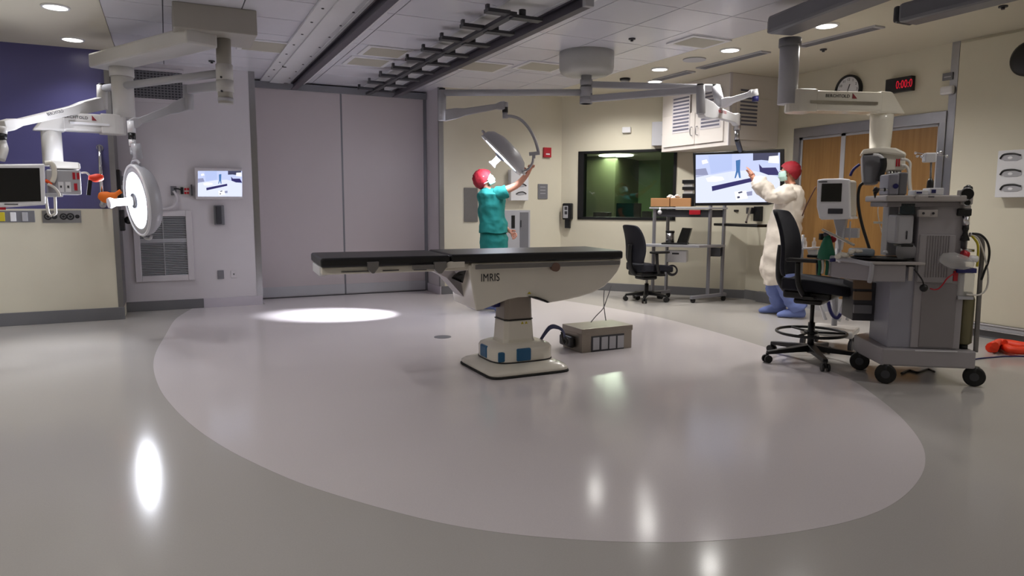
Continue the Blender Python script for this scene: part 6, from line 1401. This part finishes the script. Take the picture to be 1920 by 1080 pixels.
# ---- person in the white gown beside the big monitor
b4 = at(1462, 592, Z=0); D4 = math.hypot(b4.x, b4.y)
def pg(x, y, d=0): return at(x, y, D=D4+d)
dp2 = V((b4.x, b4.y, 0)).normalized(); rt2_ = V((dp2.y, -dp2.x, 0)); lf = -rt2_
t = thing('person', 'person in white gown, red cap and blue shoe covers reaching toward the big monitor', 'person', (b4.x, b4.y, 0))
hv, he = [], []
fw2 = (lf*.95+dp2*.05-UP*.12).normalized(); up2 = (UP*.97+lf*.15).normalized()
pel = pg(1467, 462); hv.append((pel, (.13, .11)))
tp = chain(hv, he, 0, [(pg(1470, 430), (.12, .10)), (pg(1476, 398), (.125, .11)), (pg(1482, 368), (.13, .115)), (pg(1484, 354), (.08, .08))])
chain(hv, he, tp, [(pg(1483, 346), .055), (pg(1481, 339), .052), (pg(1479, 330), (.085, .085)), (pg(1479, 320), (.094, .094)), (pg(1480, 311), (.07, .07))])
hc2 = pg(1479, 322)
for s_, ed, wd in ((-1, 0, 0), (1, 0, 0)):
    o_ = .17*s_
    i = chain(hv, he, 3, [(pg(1482, 360, o_), .057), (pg(1466, 370, o_*1.15), .048), (pg(1446, 374, o_*1.1), .043), (pg(1430, 358, o_*.9), .038), (pg(1415, 337+3*s_, o_*.6), .028)])
    w_ = pg(1415, 337+3*s_, o_*.6); hand(hv, he, i, w_, (pg(1408, 325+3*s_, o_*.4)-w_), UP*.4+lf*.5-dp2*s_*.3, dp2*(-s_)*.9+lf*.2, .5)
feet = (at(1447, 588, Z=0), at(1482, 596, Z=0))
for k, f0_ in enumerate(feet):
    f0_ = V((f0_.x, f0_.y, 0)); kn = pg((1453, 1474)[k], (534, 540)[k], (.1, -.1)[k])
    hd_ = dp2*((.1, -.1)[k])
    an = f0_+rt2_*.10+UP*.09
    chain(hv, he, 0, [(pel+hd_-UP*.06, .095), ((pel+hd_)*.5+kn*.5, .08), (kn, .06), (kn*.5+an*.5, .055), (an, .042), (f0_+UP*.045, .04), (f0_+lf*.1+UP*.035, .03)])
skin_mesh('body', hv, he, M_skin, t)
head_parts(t, hc2, fw2, up2)
garment('gown', [(pg(1482, 345), .06, .07), (pg(1484, 350), .11, .16), (pg(1485, 360), .14, .22), (pg(1480, 385), .165, .22), (pg(1473, 415), .185, .2), (pg(1468, 445), .195, .21), (pg(1463, 480), .205, .22), (pg(1459, 512), .2, .21), (pg(1459, 533), .165, .19)], M_gown, t, rt2_, dp2, wr=.014, caps=False, seed=4)
for s_ in (-1, 1):
    o_ = .17*s_; mb = MB(); mb.tube([pg(1486, 360, o_*.9), pg(1468, 366, o_*1.15), pg(1448, 368, o_*1.1), pg(1430, 352, o_*.9), pg(1417, 338+3*s_, o_*.6)], lambda q: .095+.022*math.sin(q*9)*.5-.035*max(0, q-.75)/.25, 18, sub=8)
    for v in mb.bm.verts: v.co += V((math.sin(v.co.z*90)*.005, 0, math.sin(v.co.x*80+v.co.y*50)*.006))
    folds(mb.build('gown_sleeve', M_gown, t), .07, .1)
for k, f0_ in enumerate(feet):
    f0_ = V((f0_.x, f0_.y, 0)); kn = pg((1453, 1474)[k], (534, 540)[k], (.1, -.1)[k]); hd_ = dp2*((.1, -.1)[k]); an = f0_+rt2_*.10+UP*.09
    mb = MB(); mb.tube([pel+hd_-UP*.1, (pel+hd_)*.5+kn*.5, kn, kn*.5+an*.5, an+UP*.0], lambda s2: .12-.02*s2, 16)
    for v in mb.bm.verts: v.co += rt2_*(math.sin(v.co.z*70)*.006)
    folds(mb.build('trouser_leg', M_blue, t), .05, .1)
    mb = MB(); loft(mb, [[f0_+lf*a_+dp2*(w2*c)+UP*h for (c, h) in ((-1, .003), (1, .003), (1, hh*.6), (.5, hh), (-.5, hh), (-1, hh*.6))] for a_, w2, hh in ((-.17, .04, .10), (-.1, .065, .17), (.0, .06, .12), (.09, .06, .085), (.16, .04, .05))], smooth=True); mb.build('shoe_cover', M_blue, t, sub=1)
cap_mesh(t, hc2+rt2_*.012, (lf*.9+UP*.1).normalized(), UP, .119, M_cap, 100)
mask_mesh(t, hc2, fw2, up2)

# ================================================================ AMBIENCE
w = bpy.data.worlds.new('room_world'); SC.world = w; w.use_nodes = True
w.node_tree.nodes['Background'].inputs[0].default_value = (.02, .02, .025, 1); w.node_tree.nodes['Background'].inputs[1].default_value = 1
SC.view_settings.exposure = .35
SC.cycles.max_bounces = 8; SC.cycles.sample_clamp_indirect = 4; SC.cycles.use_denoising = True; SC.cycles.caustics_reflective = False; SC.cycles.caustics_refractive = False
